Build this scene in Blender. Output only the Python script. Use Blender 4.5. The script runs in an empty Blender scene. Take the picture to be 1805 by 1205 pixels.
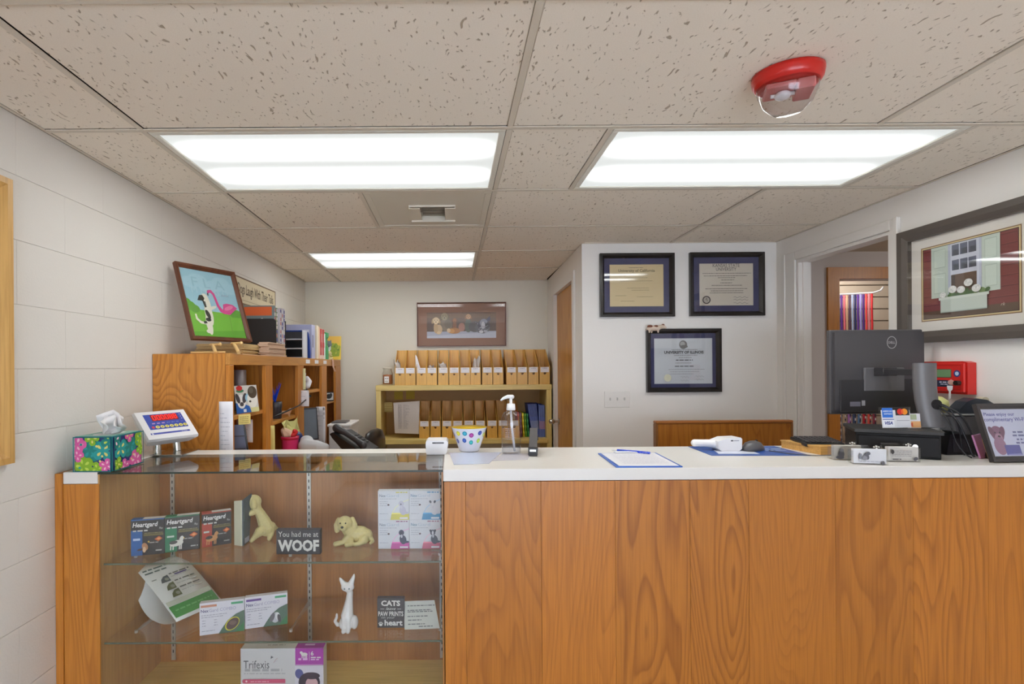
import bpy, bmesh, math, random
from mathutils import Vector, Matrix
D = bpy.data; S = bpy.context.scene; COL = S.collection
PI = math.pi
# ------------------------------------------------------------------ camera, world, exposure
F, CX, CY, ROLL, CZ = 910.0, 797.0, 647.0, .0075, 1.43
cd = D.cameras.new('camera'); cam = D.objects.new('camera', cd); COL.objects.link(cam)
cd.sensor_fit = 'HORIZONTAL'; cd.sensor_width = 36; cd.lens = F / 1805 * 36
cd.shift_x = (902.5 - CX) / 1805; cd.shift_y = (CY - 602.5) / 1805
cd.clip_start = .05
cam.matrix_world = Matrix.Translation((0, 0, CZ)) @ Matrix.Rotation(PI / 2, 4, 'X') @ Matrix.Rotation(-ROLL, 4, 'Z')
S.camera = cam
w = D.worlds.new('world'); S.world = w; w.use_nodes = True
w.node_tree.nodes['Background'].inputs[0].default_value = (.82, .92, 1.10, 1)
w.node_tree.nodes['Background'].inputs[1].default_value = 5.0
S.view_settings.view_transform = 'Standard'; S.view_settings.look = 'None'
S.view_settings.exposure = 1.12; S.view_settings.gamma = 1; S.view_settings.use_curve_mapping = False
TUBE = 7.4          # radiance of a fluorescent tube seen through its diffuser
S.cycles.max_bounces = 9; S.cycles.diffuse_bounces = 6; S.cycles.transparent_max_bounces = 24
S.cycles.sample_clamp_indirect = 6; S.cycles.use_denoising = True
S.cycles.caustics_reflective = False; S.cycles.caustics_refractive = False

# ------------------------------------------------------------------ survey: where a sighted point lies in the room (metres)
def P(x, y, Y):
    dx, dy = x - CX, y - CY
    return Vector(((dx - ROLL * dy) * Y / F, Y, CZ - (ROLL * dx + dy) * Y / F))
def G(x, y, z):
    return P(x, y, (CZ - z) * F / (ROLL * (x - CX) + y - CY))
def WX(x, y, X):
    return P(x, y, X * F / (x - CX - ROLL * (y - CY)))

XL, XR, YB, HC = -1.347, 2.10, 4.745, 2.22
YF, ZC, YK = 1.748, 1.084, 2.21          # counter front, counter height, counter back
YM = 3.335                                # middle wall
YREAR = -3.0

# ------------------------------------------------------------------ materials
def lin(c):
    r = []
    for k in c[:3]:
        k = k / 255.0
        r.append(k / 12.92 if k <= .04045 else ((k + .055) / 1.055) ** 2.4)
    return (r[0], r[1], r[2], 1)
MATS = {}
def newmat(name):
    m = D.materials.new(name); m.use_nodes = True
    return m, m.node_tree.nodes, m.node_tree.links, m.node_tree.nodes['Principled BSDF']
def mat(name, c, rough=.5, metal=0, bump=0, bscale=80, spec=.5, var=0):
    if name in MATS: return MATS[name]
    m, n, l, b = newmat(name)
    b.inputs['Base Color'].default_value = lin(c); b.inputs['Roughness'].default_value = rough
    b.inputs['Metallic'].default_value = metal; b.inputs['Specular IOR Level'].default_value = spec
    if bump or var:
        t = n.new('ShaderNodeTexCoord'); z = n.new('ShaderNodeTexNoise')
        z.inputs['Scale'].default_value = bscale; z.inputs['Detail'].default_value = 4
        l.new(t.outputs['Object'], z.inputs['Vector'])
        if bump:
            p = n.new('ShaderNodeBump'); p.inputs['Strength'].default_value = bump; p.inputs['Distance'].default_value = .002
            l.new(z.outputs['Fac'], p.inputs['Height']); l.new(p.outputs['Normal'], b.inputs['Normal'])
        if var:
            x = n.new('ShaderNodeMix'); x.data_type = 'RGBA'; x.inputs[6].default_value = lin(c)
            x.inputs[7].default_value = lin([k * (1 - var) for k in c]); l.new(z.outputs['Fac'], x.inputs[0]); l.new(x.outputs[2], b.inputs['Base Color'])
    MATS[name] = m; return m
def wood(name, light, dark, ring=8, across=2.6, along=.38, rough=.38, axis='Z', contrast=1.0, tone=.18, plain=.75):
    m, n, l, b = newmat(name)
    t = n.new('ShaderNodeTexCoord'); oi = n.new('ShaderNodeObjectInfo')
    ad = n.new('ShaderNodeVectorMath'); ad.operation = 'ADD'
    cm = n.new('ShaderNodeCombineXYZ'); mu = n.new('ShaderNodeMath'); mu.operation = 'MULTIPLY'; mu.inputs[1].default_value = 41
    l.new(oi.outputs['Random'], mu.inputs[0])
    for k in range(3): l.new(mu.outputs[0], cm.inputs[k])
    l.new(t.outputs['Object'], ad.inputs[0]); l.new(cm.outputs[0], ad.inputs[1])
    def mapped(a, g):
        mp = n.new('ShaderNodeMapping')
        mp.inputs['Scale'].default_value = tuple(g if k == axis else a for k in 'XYZ')
        l.new(ad.outputs[0], mp.inputs['Vector']); return mp
    nz = n.new('ShaderNodeTexNoise'); nz.inputs['Scale'].default_value = 1.6; nz.inputs['Detail'].default_value = 2.5; nz.inputs['Roughness'].default_value = .42
    nz.inputs['Distortion'].default_value = .25
    l.new(mapped(across, along).outputs[0], nz.inputs['Vector'])
    m1 = n.new('ShaderNodeMath'); m1.operation = 'MULTIPLY'; m1.inputs[1].default_value = ring * 3.2
    fr = n.new('ShaderNodeMath'); fr.operation = 'FRACT'
    l.new(nz.outputs['Fac'], m1.inputs[0]); l.new(m1.outputs[0], fr.inputs[0])
    rp = n.new('ShaderNodeValToRGB'); e = rp.color_ramp.elements
    mid = [light[k] * .62 + dark[k] * .38 for k in range(3)]
    dk = [light[k] * (1 - contrast) + dark[k] * contrast for k in range(3)]
    e[0].position = 0; e[0].color = lin(dk); e[1].position = 1; e[1].color = lin(dk)
    for p, c in ((.12, light), (.5, light), (.8, mid)):
        q = e.new(p); q.color = lin(c)
    l.new(fr.outputs[0], rp.inputs['Fac'])
    cx = n.new('ShaderNodeMix'); cx.data_type = 'RGBA'; cx.inputs[7].default_value = lin([light[k] * .8 + dark[k] * .2 for k in range(3)])
    cr = n.new('ShaderNodeMath'); cr.operation = 'MULTIPLY'; cr.inputs[1].default_value = 7.31; cf = n.new('ShaderNodeMath'); cf.operation = 'FRACT'; cs = n.new('ShaderNodeMath'); cs.operation = 'MULTIPLY'; cs.inputs[1].default_value = plain
    l.new(oi.outputs['Random'], cr.inputs[0]); l.new(cr.outputs[0], cf.inputs[0]); l.new(cf.outputs[0], cs.inputs[0]); l.new(cs.outputs[0], cx.inputs[0]); l.new(rp.outputs['Color'], cx.inputs[6])
    fn = n.new('ShaderNodeTexNoise'); fn.inputs['Scale'].default_value = 1; fn.inputs['Detail'].default_value = 5
    l.new(mapped(170, 5).outputs[0], fn.inputs['Vector'])
    r2 = n.new('ShaderNodeValToRGB'); r2.color_ramp.elements[0].position = .36; r2.color_ramp.elements[0].color = (.76, .72, .66, 1)
    r2.color_ramp.elements[1].position = .56; r2.color_ramp.elements[1].color = (1, 1, 1, 1)
    l.new(fn.outputs['Fac'], r2.inputs['Fac'])
    mx = n.new('ShaderNodeMix'); mx.data_type = 'RGBA'; mx.blend_type = 'MULTIPLY'; mx.inputs[0].default_value = .6
    l.new(cx.outputs[2], mx.inputs[6]); l.new(r2.outputs['Color'], mx.inputs[7])
    hs = n.new('ShaderNodeHueSaturation'); mr = n.new('ShaderNodeMapRange')
    mr.inputs['To Min'].default_value = 1 - tone; mr.inputs['To Max'].default_value = 1 + tone * .6
    l.new(oi.outputs['Random'], mr.inputs['Value']); l.new(mr.outputs[0], hs.inputs['Value'])
    l.new(mx.outputs[2], hs.inputs['Color']); l.new(hs.outputs['Color'], b.inputs['Base Color'])
    b.inputs['Roughness'].default_value = rough
    bp = n.new('ShaderNodeBump'); bp.inputs['Strength'].default_value = .06; bp.inputs['Distance'].default_value = .001
    l.new(fn.outputs['Fac'], bp.inputs['Height']); l.new(bp.outputs['Normal'], b.inputs['Normal'])
    MATS[name] = m; return m
def glass(name, tint=(1, 1, 1), ior=1.5, rough=0.0):
    m = D.materials.new(name); m.use_nodes = True; n = m.node_tree.nodes; l = m.node_tree.links
    n.remove(n['Principled BSDF'])
    fr = n.new('ShaderNodeFresnel'); fr.inputs['IOR'].default_value = ior
    tr = n.new('ShaderNodeBsdfTransparent'); tr.inputs[0].default_value = (*tint, 1)
    gl = n.new('ShaderNodeBsdfGlossy'); gl.inputs['Roughness'].default_value = rough
    mx = n.new('ShaderNodeMixShader')
    ge = n.new('ShaderNodeNewGeometry'); ma = n.new('ShaderNodeMath'); ma.operation = 'MULTIPLY_ADD'   # same Fresnel on both faces of a sheet
    ma.inputs[1].default_value = 1 / ior - ior; ma.inputs[2].default_value = ior
    l.new(ge.outputs['Backfacing'], ma.inputs[0]); l.new(ma.outputs[0], fr.inputs['IOR'])
    l.new(fr.outputs[0], mx.inputs[0]); l.new(tr.outputs[0], mx.inputs[1]); l.new(gl.outputs[0], mx.inputs[2])
    l.new(mx.outputs[0], n['Material Output'].inputs['Surface'])
    MATS[name] = m; return m
def emis(name, c, s):
    m, n, l, b = newmat(name)
    b.inputs['Base Color'].default_value = lin(c); b.inputs['Emission Color'].default_value = lin(c); b.inputs['Emission Strength'].default_value = s
    MATS[name] = m; return m
def printmat(name, rough, spec=.5):
    m, n, l, b = newmat(name)
    a = n.new('ShaderNodeAttribute'); a.attribute_name = 'Col'
    l.new(a.outputs['Color'], b.inputs['Base Color']); b.inputs['Roughness'].default_value = rough; b.inputs['Specular IOR Level'].default_value = spec
    return m
PM = printmat('printed_ink', .45); PMM = printmat('printed_matte', .8, .2)
def ledmat():
    m, n, l, b = newmat('led_digits')
    b.inputs['Base Color'].default_value = (.5, 0, 0, 1); b.inputs['Emission Color'].default_value = (1, .03, .02, 1); b.inputs['Emission Strength'].default_value = 1.0
    return m
LED = ledmat()
def diffuser_mat():
    m, n, l, b = newmat('light_diffuser')
    t = n.new('ShaderNodeTexCoord'); s = n.new('ShaderNodeSeparateXYZ'); l.new(t.outputs['Object'], s.inputs[0])
    def M(op, a, bb=None, c=None):
        k = n.new('ShaderNodeMath'); k.operation = op
        for i, q in enumerate((a, bb, c)):
            if q is None: continue
            if isinstance(q, (int, float)): k.inputs[i].default_value = q
            else: l.new(q, k.inputs[i])
        return k.outputs[0]
    y = M('ABSOLUTE', s.outputs['Y']); q = M('DIVIDE', M('SUBTRACT', y, .125), .047)
    g = M('EXPONENT', M('MULTIPLY', M('MULTIPLY', q, q), -1.0))
    xe = n.new('ShaderNodeMapRange'); xe.inputs['From Min'].default_value = .59; xe.inputs['From Max'].default_value = .44
    xe.interpolation_type = 'SMOOTHSTEP'; l.new(M('ABSOLUTE', s.outputs['X']), xe.inputs['Value'])
    st = M('ADD', M('MULTIPLY', M('MULTIPLY', g, xe.outputs[0]), TUBE), .30)
    b.inputs['Base Color'].default_value = (.3, .33, .33, 1); b.inputs['Emission Color'].default_value = (.97, 1, .985, 1)
    l.new(st, b.inputs['Emission Strength'])
    return m
def tile_mat():
    m, n, l, b = newmat('acoustic_tile')
    t = n.new('ShaderNodeTexCoord'); oi = n.new('ShaderNodeObjectInfo')
    mp = n.new('ShaderNodeMapping'); mp.inputs['Scale'].default_value = (1, .42, 1); mp.inputs['Rotation'].default_value = (0, 0, .55)
    l.new(t.outputs['Object'], mp.inputs['Vector'])
    wn = n.new('ShaderNodeTexNoise'); wn.inputs['Scale'].default_value = 9
    l.new(t.outputs['Object'], wn.inputs['Vector'])
    ad = n.new('ShaderNodeMix'); ad.data_type = 'RGBA'; ad.blend_type = 'LINEAR_LIGHT'; ad.inputs[0].default_value = .03
    l.new(mp.outputs[0], ad.inputs[6]); l.new(wn.outputs['Color'], ad.inputs[7])
    v = n.new('ShaderNodeTexNoise'); v.inputs['Scale'].default_value = 105; v.inputs['Detail'].default_value = 1.2
    l.new(ad.outputs[2], v.inputs['Vector'])
    rp = n.new('ShaderNodeValToRGB'); e = rp.color_ramp.elements
    e[0].position = .655; e[0].color = (1, 1, 1, 1); e[1].position = .72; e[1].color = (.52, .47, .41, 1)
    l.new(v.outputs['Fac'], rp.inputs['Fac'])
    big = n.new('ShaderNodeTexNoise'); big.inputs['Scale'].default_value = 300
    l.new(t.outputs['Object'], big.inputs['Vector'])
    r3 = n.new('ShaderNodeValToRGB'); r3.color_ramp.elements[0].color = lin((234, 222, 205)); r3.color_ramp.elements[1].color = lin((246, 236, 221))
    l.new(big.outputs['Fac'], r3.inputs['Fac'])
    mx = n.new('ShaderNodeMix'); mx.data_type = 'RGBA'; mx.blend_type = 'MULTIPLY'; mx.inputs[0].default_value = 1
    l.new(r3.outputs['Color'], mx.inputs[6]); l.new(rp.outputs['Color'], mx.inputs[7]); l.new(mx.outputs[2], b.inputs['Base Color'])
    bp = n.new('ShaderNodeBump'); bp.inputs['Strength'].default_value = .6; bp.inputs['Distance'].default_value = .003
    l.new(rp.outputs['Color'], bp.inputs['Height']); l.new(bp.outputs['Normal'], b.inputs['Normal'])
    b.inputs['Roughness'].default_value = .95
    return m
WALL = mat('painted_block', (218, 213, 206), .6, bump=.35, bscale=140)
WALLW = mat('painted_plaster', (232, 228, 223), .65, bump=.12, bscale=120)
CREAM = mat('painted_cream', (218, 212, 198), .65, bump=.12, bscale=120)
TRIMW = mat('white_trim_paint', (226, 222, 217), .4)
TILE = tile_mat(); DIFF = diffuser_mat()
GRID = mat('grid_bar_paint', (214, 203, 186), .5)
OAKF = wood('honey_oak_veneer', (194, 122, 40), (142, 80, 20), ring=10, across=2.3, along=.36, contrast=.72, tone=.10)
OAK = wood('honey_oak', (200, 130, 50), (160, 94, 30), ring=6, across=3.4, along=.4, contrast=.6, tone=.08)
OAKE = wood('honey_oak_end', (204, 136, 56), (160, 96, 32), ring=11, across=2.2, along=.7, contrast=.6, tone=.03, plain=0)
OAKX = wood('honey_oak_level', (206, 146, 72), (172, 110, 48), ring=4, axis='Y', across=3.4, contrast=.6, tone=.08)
OAKD = wood('amber_oak', (196, 124, 30), (160, 94, 20), ring=4, across=5, contrast=.6, tone=.05)
PLY = wood('case_plywood', (196, 152, 92), (172, 128, 72), ring=4, tone=.05)
CASEB = wood('shaded_case_oak', (170, 114, 56), (146, 92, 40), ring=3, tone=.04, across=1.6, contrast=.6)  # same oak as outside, its colour darkened for the shade inside the case
PINE = wood('pale_pine', (226, 200, 124), (208, 176, 98), ring=4, axis='X', tone=.05, contrast=.5)
PINEZ = wood('pale_pine_upright', (224, 200, 126), (208, 176, 98), ring=4, axis='Z', tone=.05, contrast=.5)
DOORW = wood('door_birch', (198, 142, 72), (170, 112, 48), ring=3, tone=.04, contrast=.6)
LAM = mat('white_laminate', (226, 222, 216), .28)
GLASS = glass('clear_glass', (.985, .99, .985)); ACRY = glass('clear_acrylic', (.98, .98, .975), 1.45); GLZ = glass('picture_glazing', (.99, .99, .99), 1.5)
GEDGE = mat('glass_edge_dark', (40, 52, 44), .15)
BLACK = mat('black_plastic', (30, 29, 31), .38); CHAR = mat('charcoal_plastic', (56, 54, 57), .42); DGREY = mat('grey_plastic', (96, 96, 98), .45)
WHT = mat('white_plastic', (232, 231, 232), .3); PAPER = mat('white_paper', (228, 226, 230), .8); CHROME = mat('brushed_steel', (200, 198, 192), .22, 1)
ALU = mat('aluminium_strip', (196, 194, 186), .35, .7)
CARDB = wood('kraft_board', (228, 178, 88), (212, 158, 68), ring=2, tone=.10, contrast=.4)
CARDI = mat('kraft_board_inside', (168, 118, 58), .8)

# ------------------------------------------------------------------ mesh builder
WM = {}
class MB:
    def __init__(s): s.v = []; s.f = []; s.mi = []; s.sm = []; s.c = 0; s.M = Matrix.Identity(4)
    def add(s, vs, fs, smooth=False):
        o = len(s.v); s.v += [s.M @ Vector(p) for p in vs]
        for q in fs: s.f.append([o + k for k in q]); s.mi.append(s.c); s.sm.append(smooth)
        return s
    def box(s, x0, x1, y0, y1, z0, z1, b=0):
        c = ((x0 + x1) / 2, (y0 + y1) / 2, (z0 + z1) / 2); h = (abs(x1 - x0) / 2, abs(y1 - y0) / 2, abs(z1 - z0) / 2)
        if b <= 0 or b * 2 >= min(h) * 2:
            vs = [(c[0] + i * h[0], c[1] + j * h[1], c[2] + k * h[2]) for i in (-1, 1) for j in (-1, 1) for k in (-1, 1)]
            return s.add(vs, [(0, 1, 3, 2), (4, 6, 7, 5), (0, 4, 5, 1), (2, 3, 7, 6), (0, 2, 6, 4), (1, 5, 7, 3)])
        vs = []; ix = {}
        for i in (-1, 1):
            for j in (-1, 1):
                for k in (-1, 1):
                    sg = (i, j, k)
                    for a in range(3):
                        ix[sg, a] = len(vs)
                        vs.append(tuple(c[q] + sg[q] * (h[q] if q == a else h[q] - b) for q in range(3)))
        fs = []
        def sgn(a, sa, b_, sb, c_, sc):
            r = [0, 0, 0]; r[a] = sa; r[b_] = sb; r[c_] = sc; return tuple(r)
        for a in range(3):
            p, q = [k for k in range(3) if k != a]
            for sa in (-1, 1):
                fs.append([ix[sgn(a, sa, p, i, q, j), a] for i, j in ((-1, -1), (1, -1), (1, 1), (-1, 1))])
            for i in (-1, 1):
                for j in (-1, 1):
                    A = sgn(a, -1, p, i, q, j); B = sgn(a, 1, p, i, q, j)
                    fs.append([ix[A, p], ix[A, q], ix[B, q], ix[B, p]])
        for i in (-1, 1):
            for j in (-1, 1):
                for k in (-1, 1): fs.append([ix[(i, j, k), a] for a in range(3)])
        return s.add(vs, fs)
    def cyl(s, p0, p1, r0, r1=None, n=16, caps=True, smooth=True):
        p0, p1 = Vector(p0), Vector(p1); r1 = r0 if r1 is None else r1
        d = (p1 - p0).normalized(); a = d.orthogonal().normalized(); b = d.cross(a)
        vs = []
        for p, r in ((p0, r0), (p1, r1)):
            for k in range(n):
                t = 2 * PI * k / n; vs.append(p + (a * math.cos(t) + b * math.sin(t)) * r)
        s.add(vs, [(k, (k + 1) % n, n + (k + 1) % n, n + k) for k in range(n)], smooth)
        if caps:
            if r0 > 0: s.add(vs[:n], [list(range(n))])
            if r1 > 0: s.add(vs[n:], [list(range(n))])
        return s
    def lathe(s, prof, c=(0, 0, 0), n=24, smooth=True, sx=1, sy=1):
        vs = []
        for r, z in prof:
            for k in range(n):
                t = 2 * PI * k / n; vs.append((c[0] + r * sx * math.cos(t), c[1] + r * sy * math.sin(t), c[2] + z))
        fs = []
        for i in range(len(prof) - 1):
            for k in range(n):
                q = (k + 1) % n; fs.append((i * n + k, i * n + q, (i + 1) * n + q, (i + 1) * n + k))
        if prof[0][0] > 0: fs.append(list(range(n)))
        if prof[-1][0] > 0: fs.append([(len(prof) - 1) * n + k for k in range(n)])
        return s.add(vs, fs, smooth)
    def tube(s, pts, r, n=8):
        pts = [Vector(p) for p in pts]; vs = []; up = Vector((.13, .31, .94))
        for i, p in enumerate(pts):
            d = (pts[min(i + 1, len(pts) - 1)] - pts[max(i - 1, 0)]).normalized()
            a = d.cross(up).normalized(); b = d.cross(a)
            for k in range(n):
                t = 2 * PI * k / n; vs.append(p + (a * math.cos(t) + b * math.sin(t)) * r)
        fs = [(i * n + k, i * n + (k + 1) % n, (i + 1) * n + (k + 1) % n, (i + 1) * n + k) for i in range(len(pts) - 1) for k in range(n)]
        fs += [list(range(n)), [(len(pts) - 1) * n + k for k in range(n)]]
        return s.add(vs, fs, True)
    def prism(s, poly, lo, hi, axis='Y'):
        def at(p, t): return {'Y': (p[0], t, p[1]), 'X': (t, p[0], p[1]), 'Z': (p[0], p[1], t)}[axis]
        n = len(poly); vs = [at(p, lo) for p in poly] + [at(p, hi) for p in poly]
        return s.add(vs, [list(range(n)), list(range(n, 2 * n))] + [(k, (k + 1) % n, n + (k + 1) % n, n + k) for k in range(n)])
    def ball(s, c, rx, ry=None, rz=None, n=14, m=9):
        ry = rx if ry is None else ry; rz = rx if rz is None else rz
        vs = [(c[0], c[1], c[2] - rz)]
        for i in range(1, m):
            t = -PI / 2 + PI * i / m
            for k in range(n):
                q = 2 * PI * k / n; vs.append((c[0] + rx * math.cos(t) * math.cos(q), c[1] + ry * math.cos(t) * math.sin(q), c[2] + rz * math.sin(t)))
        vs.append((c[0], c[1], c[2] + rz)); top = len(vs) - 1; fs = []
        for k in range(n):
            q = (k + 1) % n; fs.append((0, 1 + q, 1 + k)); fs.append((top, 1 + (m - 2) * n + k, 1 + (m - 2) * n + q))
            for i in range(m - 2): fs.append((1 + i * n + k, 1 + i * n + q, 1 + (i + 1) * n + q, 1 + (i + 1) * n + k))
        return s.add(vs, fs, True)
    def limb(s, pts):          # chain of (x,y,z,r): overlapping balls and cones
        for p in pts: s.ball(p[:3], p[3], n=10, m=7)
        for a, b in zip(pts, pts[1:]): s.cyl(a[:3], b[:3], a[3], b[3], n=10)
        return s
    def sheet(s, g, th=.0004, smooth=True):       # grid of points given a thickness
        m, n = len(g), len(g[0]); g = [[Vector(p) for p in r] for r in g]; vs = []
        for sd in (1, -1):
            for i in range(m):
                for j in range(n):
                    a = g[min(i + 1, m - 1)][j] - g[max(i - 1, 0)][j]; b = g[i][min(j + 1, n - 1)] - g[i][max(j - 1, 0)]
                    nn = a.cross(b); nn = nn.normalized() if nn.length > 1e-12 else Vector((0, 0, 1)); vs.append(g[i][j] + nn * (th / 2 * sd))
        N = m * n; fs = []
        for i in range(m - 1):
            for j in range(n - 1):
                q = (i * n + j, i * n + j + 1, (i + 1) * n + j + 1, (i + 1) * n + j); fs.append(q); fs.append(tuple(N + k for k in q[::-1]))
        rim = [j for j in range(n)] + [i * n + n - 1 for i in range(1, m)] + [(m - 1) * n + j for j in range(n - 2, -1, -1)] + [i * n for i in range(m - 2, 0, -1)]
        for k in range(len(rim)): a, b = rim[k], rim[(k + 1) % len(rim)]; fs.append((a, b, N + b, N + a))
        return s.add(vs, fs, smooth)
    def build(s, name, mats, parent=None, world=False, kind=None, label=None, remesh=None):
        me = D.meshes.new(name)
        vs = s.v
        if parent is not None and world:
            inv = WM[parent.name].inverted(); vs = [inv @ p for p in vs]
        me.from_pydata([tuple(p) for p in vs], [], s.f)
        for q in (mats if isinstance(mats, (list, tuple)) else [mats]): me.materials.append(q)
        me.polygons.foreach_set('material_index', s.mi); me.polygons.foreach_set('use_smooth', s.sm)
        bm = bmesh.new(); bm.from_mesh(me); bmesh.ops.recalc_face_normals(bm, faces=bm.faces[:]); bm.to_mesh(me); bm.free()
        o = D.objects.new(name, me); COL.objects.link(o)
        if remesh:
            r = o.modifiers.new('r', 'REMESH'); r.mode = 'VOXEL'; r.voxel_size = remesh; r.use_smooth_shade = True
            k = o.modifiers.new('s', 'SMOOTH'); k.iterations = 3; k.factor = .5
            dg = bpy.context.evaluated_depsgraph_get(); nm = D.meshes.new_from_object(o.evaluated_get(dg)); o.modifiers.clear(); o.data = nm
            D.meshes.remove(me); nm.name = name
            for p in nm.polygons: p.use_smooth = True
        put(o, parent, kind, label); return o
def put(o, parent, kind=None, label=None):
    if parent is not None: o.parent = parent; WM[o.name] = WM[parent.name].copy()
    else: WM[o.name] = Matrix.Identity(4)
    if kind: o['kind'] = kind
    if label: o['label'] = label
    o.rotation_mode = 'XYZ'
def tag(o, label, cat, group=None):
    o['label'] = label; o['category'] = cat
    if group: o['group'] = group
    return o
def thing(name, label, cat, loc=(0, 0, 0), rz=0, lean=0, group=None):
    o = D.objects.new(name, None); COL.objects.link(o); o.empty_display_size = .02
    M = Matrix.Translation(loc) @ Matrix.Rotation(rz, 4, 'Z') @ Matrix.Rotation(-lean, 4, 'X')
    o.location = loc; o.rotation_mode = 'XYZ'; o.rotation_euler = M.to_euler('XYZ'); WM[o.name] = M
    return tag(o, label, cat, group)
def struct(name, mb, m, parent=None):
    return mb.build(name, m, parent, kind='structure' if parent is None else None)
def box(*a, b=0): return MB().box(*a, b=b)
def dup(root, loc, rz, label, group=None):
    r = root.copy(); COL.objects.link(r); r.location = loc; r.rotation_euler = (0, 0, rz); r['label'] = label
    if group: r['group'] = group
    WM[r.name] = Matrix.Translation(loc) @ Matrix.Rotation(rz, 4, 'Z')
    for ch in list(root.children):
        c = ch.copy(); COL.objects.link(c); c.parent = r
        for g in list(ch.children):
            d = g.copy(); COL.objects.link(d); d.parent = c
    return r

# ------------------------------------------------------------------ flat print on a surface (ink polygons)
FONTS = {}
def glyphs(t, bold=0, shear=0):
    k = (t, bold, shear)
    if k not in FONTS:
        cu = D.curves.new('t', 'FONT'); cu.body = t; cu.offset = bold; cu.shear = shear; cu.resolution_u = 2
        o = D.objects.new('t', cu); me = D.meshes.new_from_object(o)
        vs = [tuple(v.co[:2]) for v in me.vertices]; fs = [list(p.vertices) for p in me.polygons]
        D.objects.remove(o); D.meshes.remove(me); D.curves.remove(cu)
        x0 = min(v[0] for v in vs); x1 = max(v[0] for v in vs); y0 = min(v[1] for v in vs); y1 = max(v[1] for v in vs)
        FONTS[k] = ([((v[0] - x0) / (x1 - x0), (v[1] - y0) / (y1 - y0)) for v in vs], fs, (x1 - x0) / (y1 - y0))
    return FONTS[k]
def MS(k):
    m = MB(); m.M = Matrix.Scale(k, 4); return m
class PR:
    def __init__(s, o=(0, 0, 0), u=(1, 0, 0), v=(0, 0, 1), mp=None, step=.00008):
        o, u, v = Vector(o), Vector(u).normalized(), Vector(v).normalized(); n = u.cross(v)
        s.mp = mp or (lambda x, y, h: o + u * x + v * y + n * h)
        s.h = .0003; s.step = step; s.v = []; s.f = []; s.c = []; s.rnd = random.Random(3)
    def poly(s, col, pts, faces=None):
        o = len(s.v); s.v += [s.mp(p[0], p[1], s.h) for p in pts]; s.h += s.step
        for q in (faces or [list(range(len(pts)))]): s.f.append([o + k for k in q]); s.c.append(col)
        return s
    def rect(s, col, x0, y0, x1, y1): return s.poly(col, [(x0, y0), (x1, y0), (x1, y1), (x0, y1)])
    def ell(s, col, cx, cy, rx, ry=None, rot=0, n=18, a0=0, a1=2 * PI):
        ry = rx if ry is None else ry; c, d = math.cos(rot), math.sin(rot); pts = []
        for k in range(n):
            t = a0 + (a1 - a0) * k / (n if a1 - a0 > 6.28 else n - 1); x, y = rx * math.cos(t), ry * math.sin(t); pts.append((cx + x * c - y * d, cy + x * d + y * c))
        return s.poly(col, pts)
    def ring(s, col, cx, cy, rx, ry, w_, n=24):
        pts = []
        for k in range(n): t = 2 * PI * k / n; pts += [(cx + rx * math.cos(t), cy + ry * math.sin(t)), (cx + (rx - w_) * math.cos(t), cy + (ry - w_) * math.sin(t))]
        return s.poly(col, pts, [(2 * k, 2 * ((k + 1) % n), 2 * ((k + 1) % n) + 1, 2 * k + 1) for k in range(n)])
    def line(s, col, pts, w_):
        L, Rr = [], []
        for i, p in enumerate(pts):
            a = pts[max(i - 1, 0)]; b = pts[min(i + 1, len(pts) - 1)]; dx, dy = b[0] - a[0], b[1] - a[1]; q = math.hypot(dx, dy) or 1
            ww = (w_[i] if isinstance(w_, (list, tuple)) else w_) / 2
            L.append((p[0] - dy / q * ww, p[1] + dx / q * ww)); Rr.append((p[0] + dy / q * ww, p[1] - dx / q * ww))
        n = len(pts); return s.poly(col, L + Rr, [(i, n + i, n + i + 1, i + 1) for i in range(n - 1)])
    def text(s, col, t, x, y, h, w=None, bold=0, shear=0, al='l'):
        vs, fs, asp = glyphs(t, bold, shear); w = w or h * asp
        x -= {'l': 0, 'c': w / 2, 'r': w}[al]
        return s.poly(col, [(x + p[0] * w, y + p[1] * h) for p in vs], fs)
    def words(s, col, x0, x1, y, h):          # a line of small type
        x = x0
        while x < x1:
            k = min(h * s.rnd.uniform(1.2, 5), x1 - x); s.rect(col, x, y, x + k, y + h); x += k + h * .8
        return s
    def build(s, name, parent, m=None, label=None):
        me = D.meshes.new(name); me.from_pydata([tuple(p) for p in s.v], [], s.f); me.materials.append(m or PM)
        ca = me.color_attributes.new('Col', 'FLOAT_COLOR', 'CORNER'); buf = []
        for q, c in zip(s.f, s.c): buf += list(lin(c)) * len(q)
        ca.data.foreach_set('color', buf)
        o = D.objects.new(name, me); COL.objects.link(o); put(o, parent, None, label); return o
INK = (46, 44, 50)
# ================================================================== the setting
struct('floor', box(-1.6, 5, YREAR - .2, 6.2, -.06, 0), mat('floor_vinyl', (190, 186, 182), .5, var=.12, bscale=12))
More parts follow.
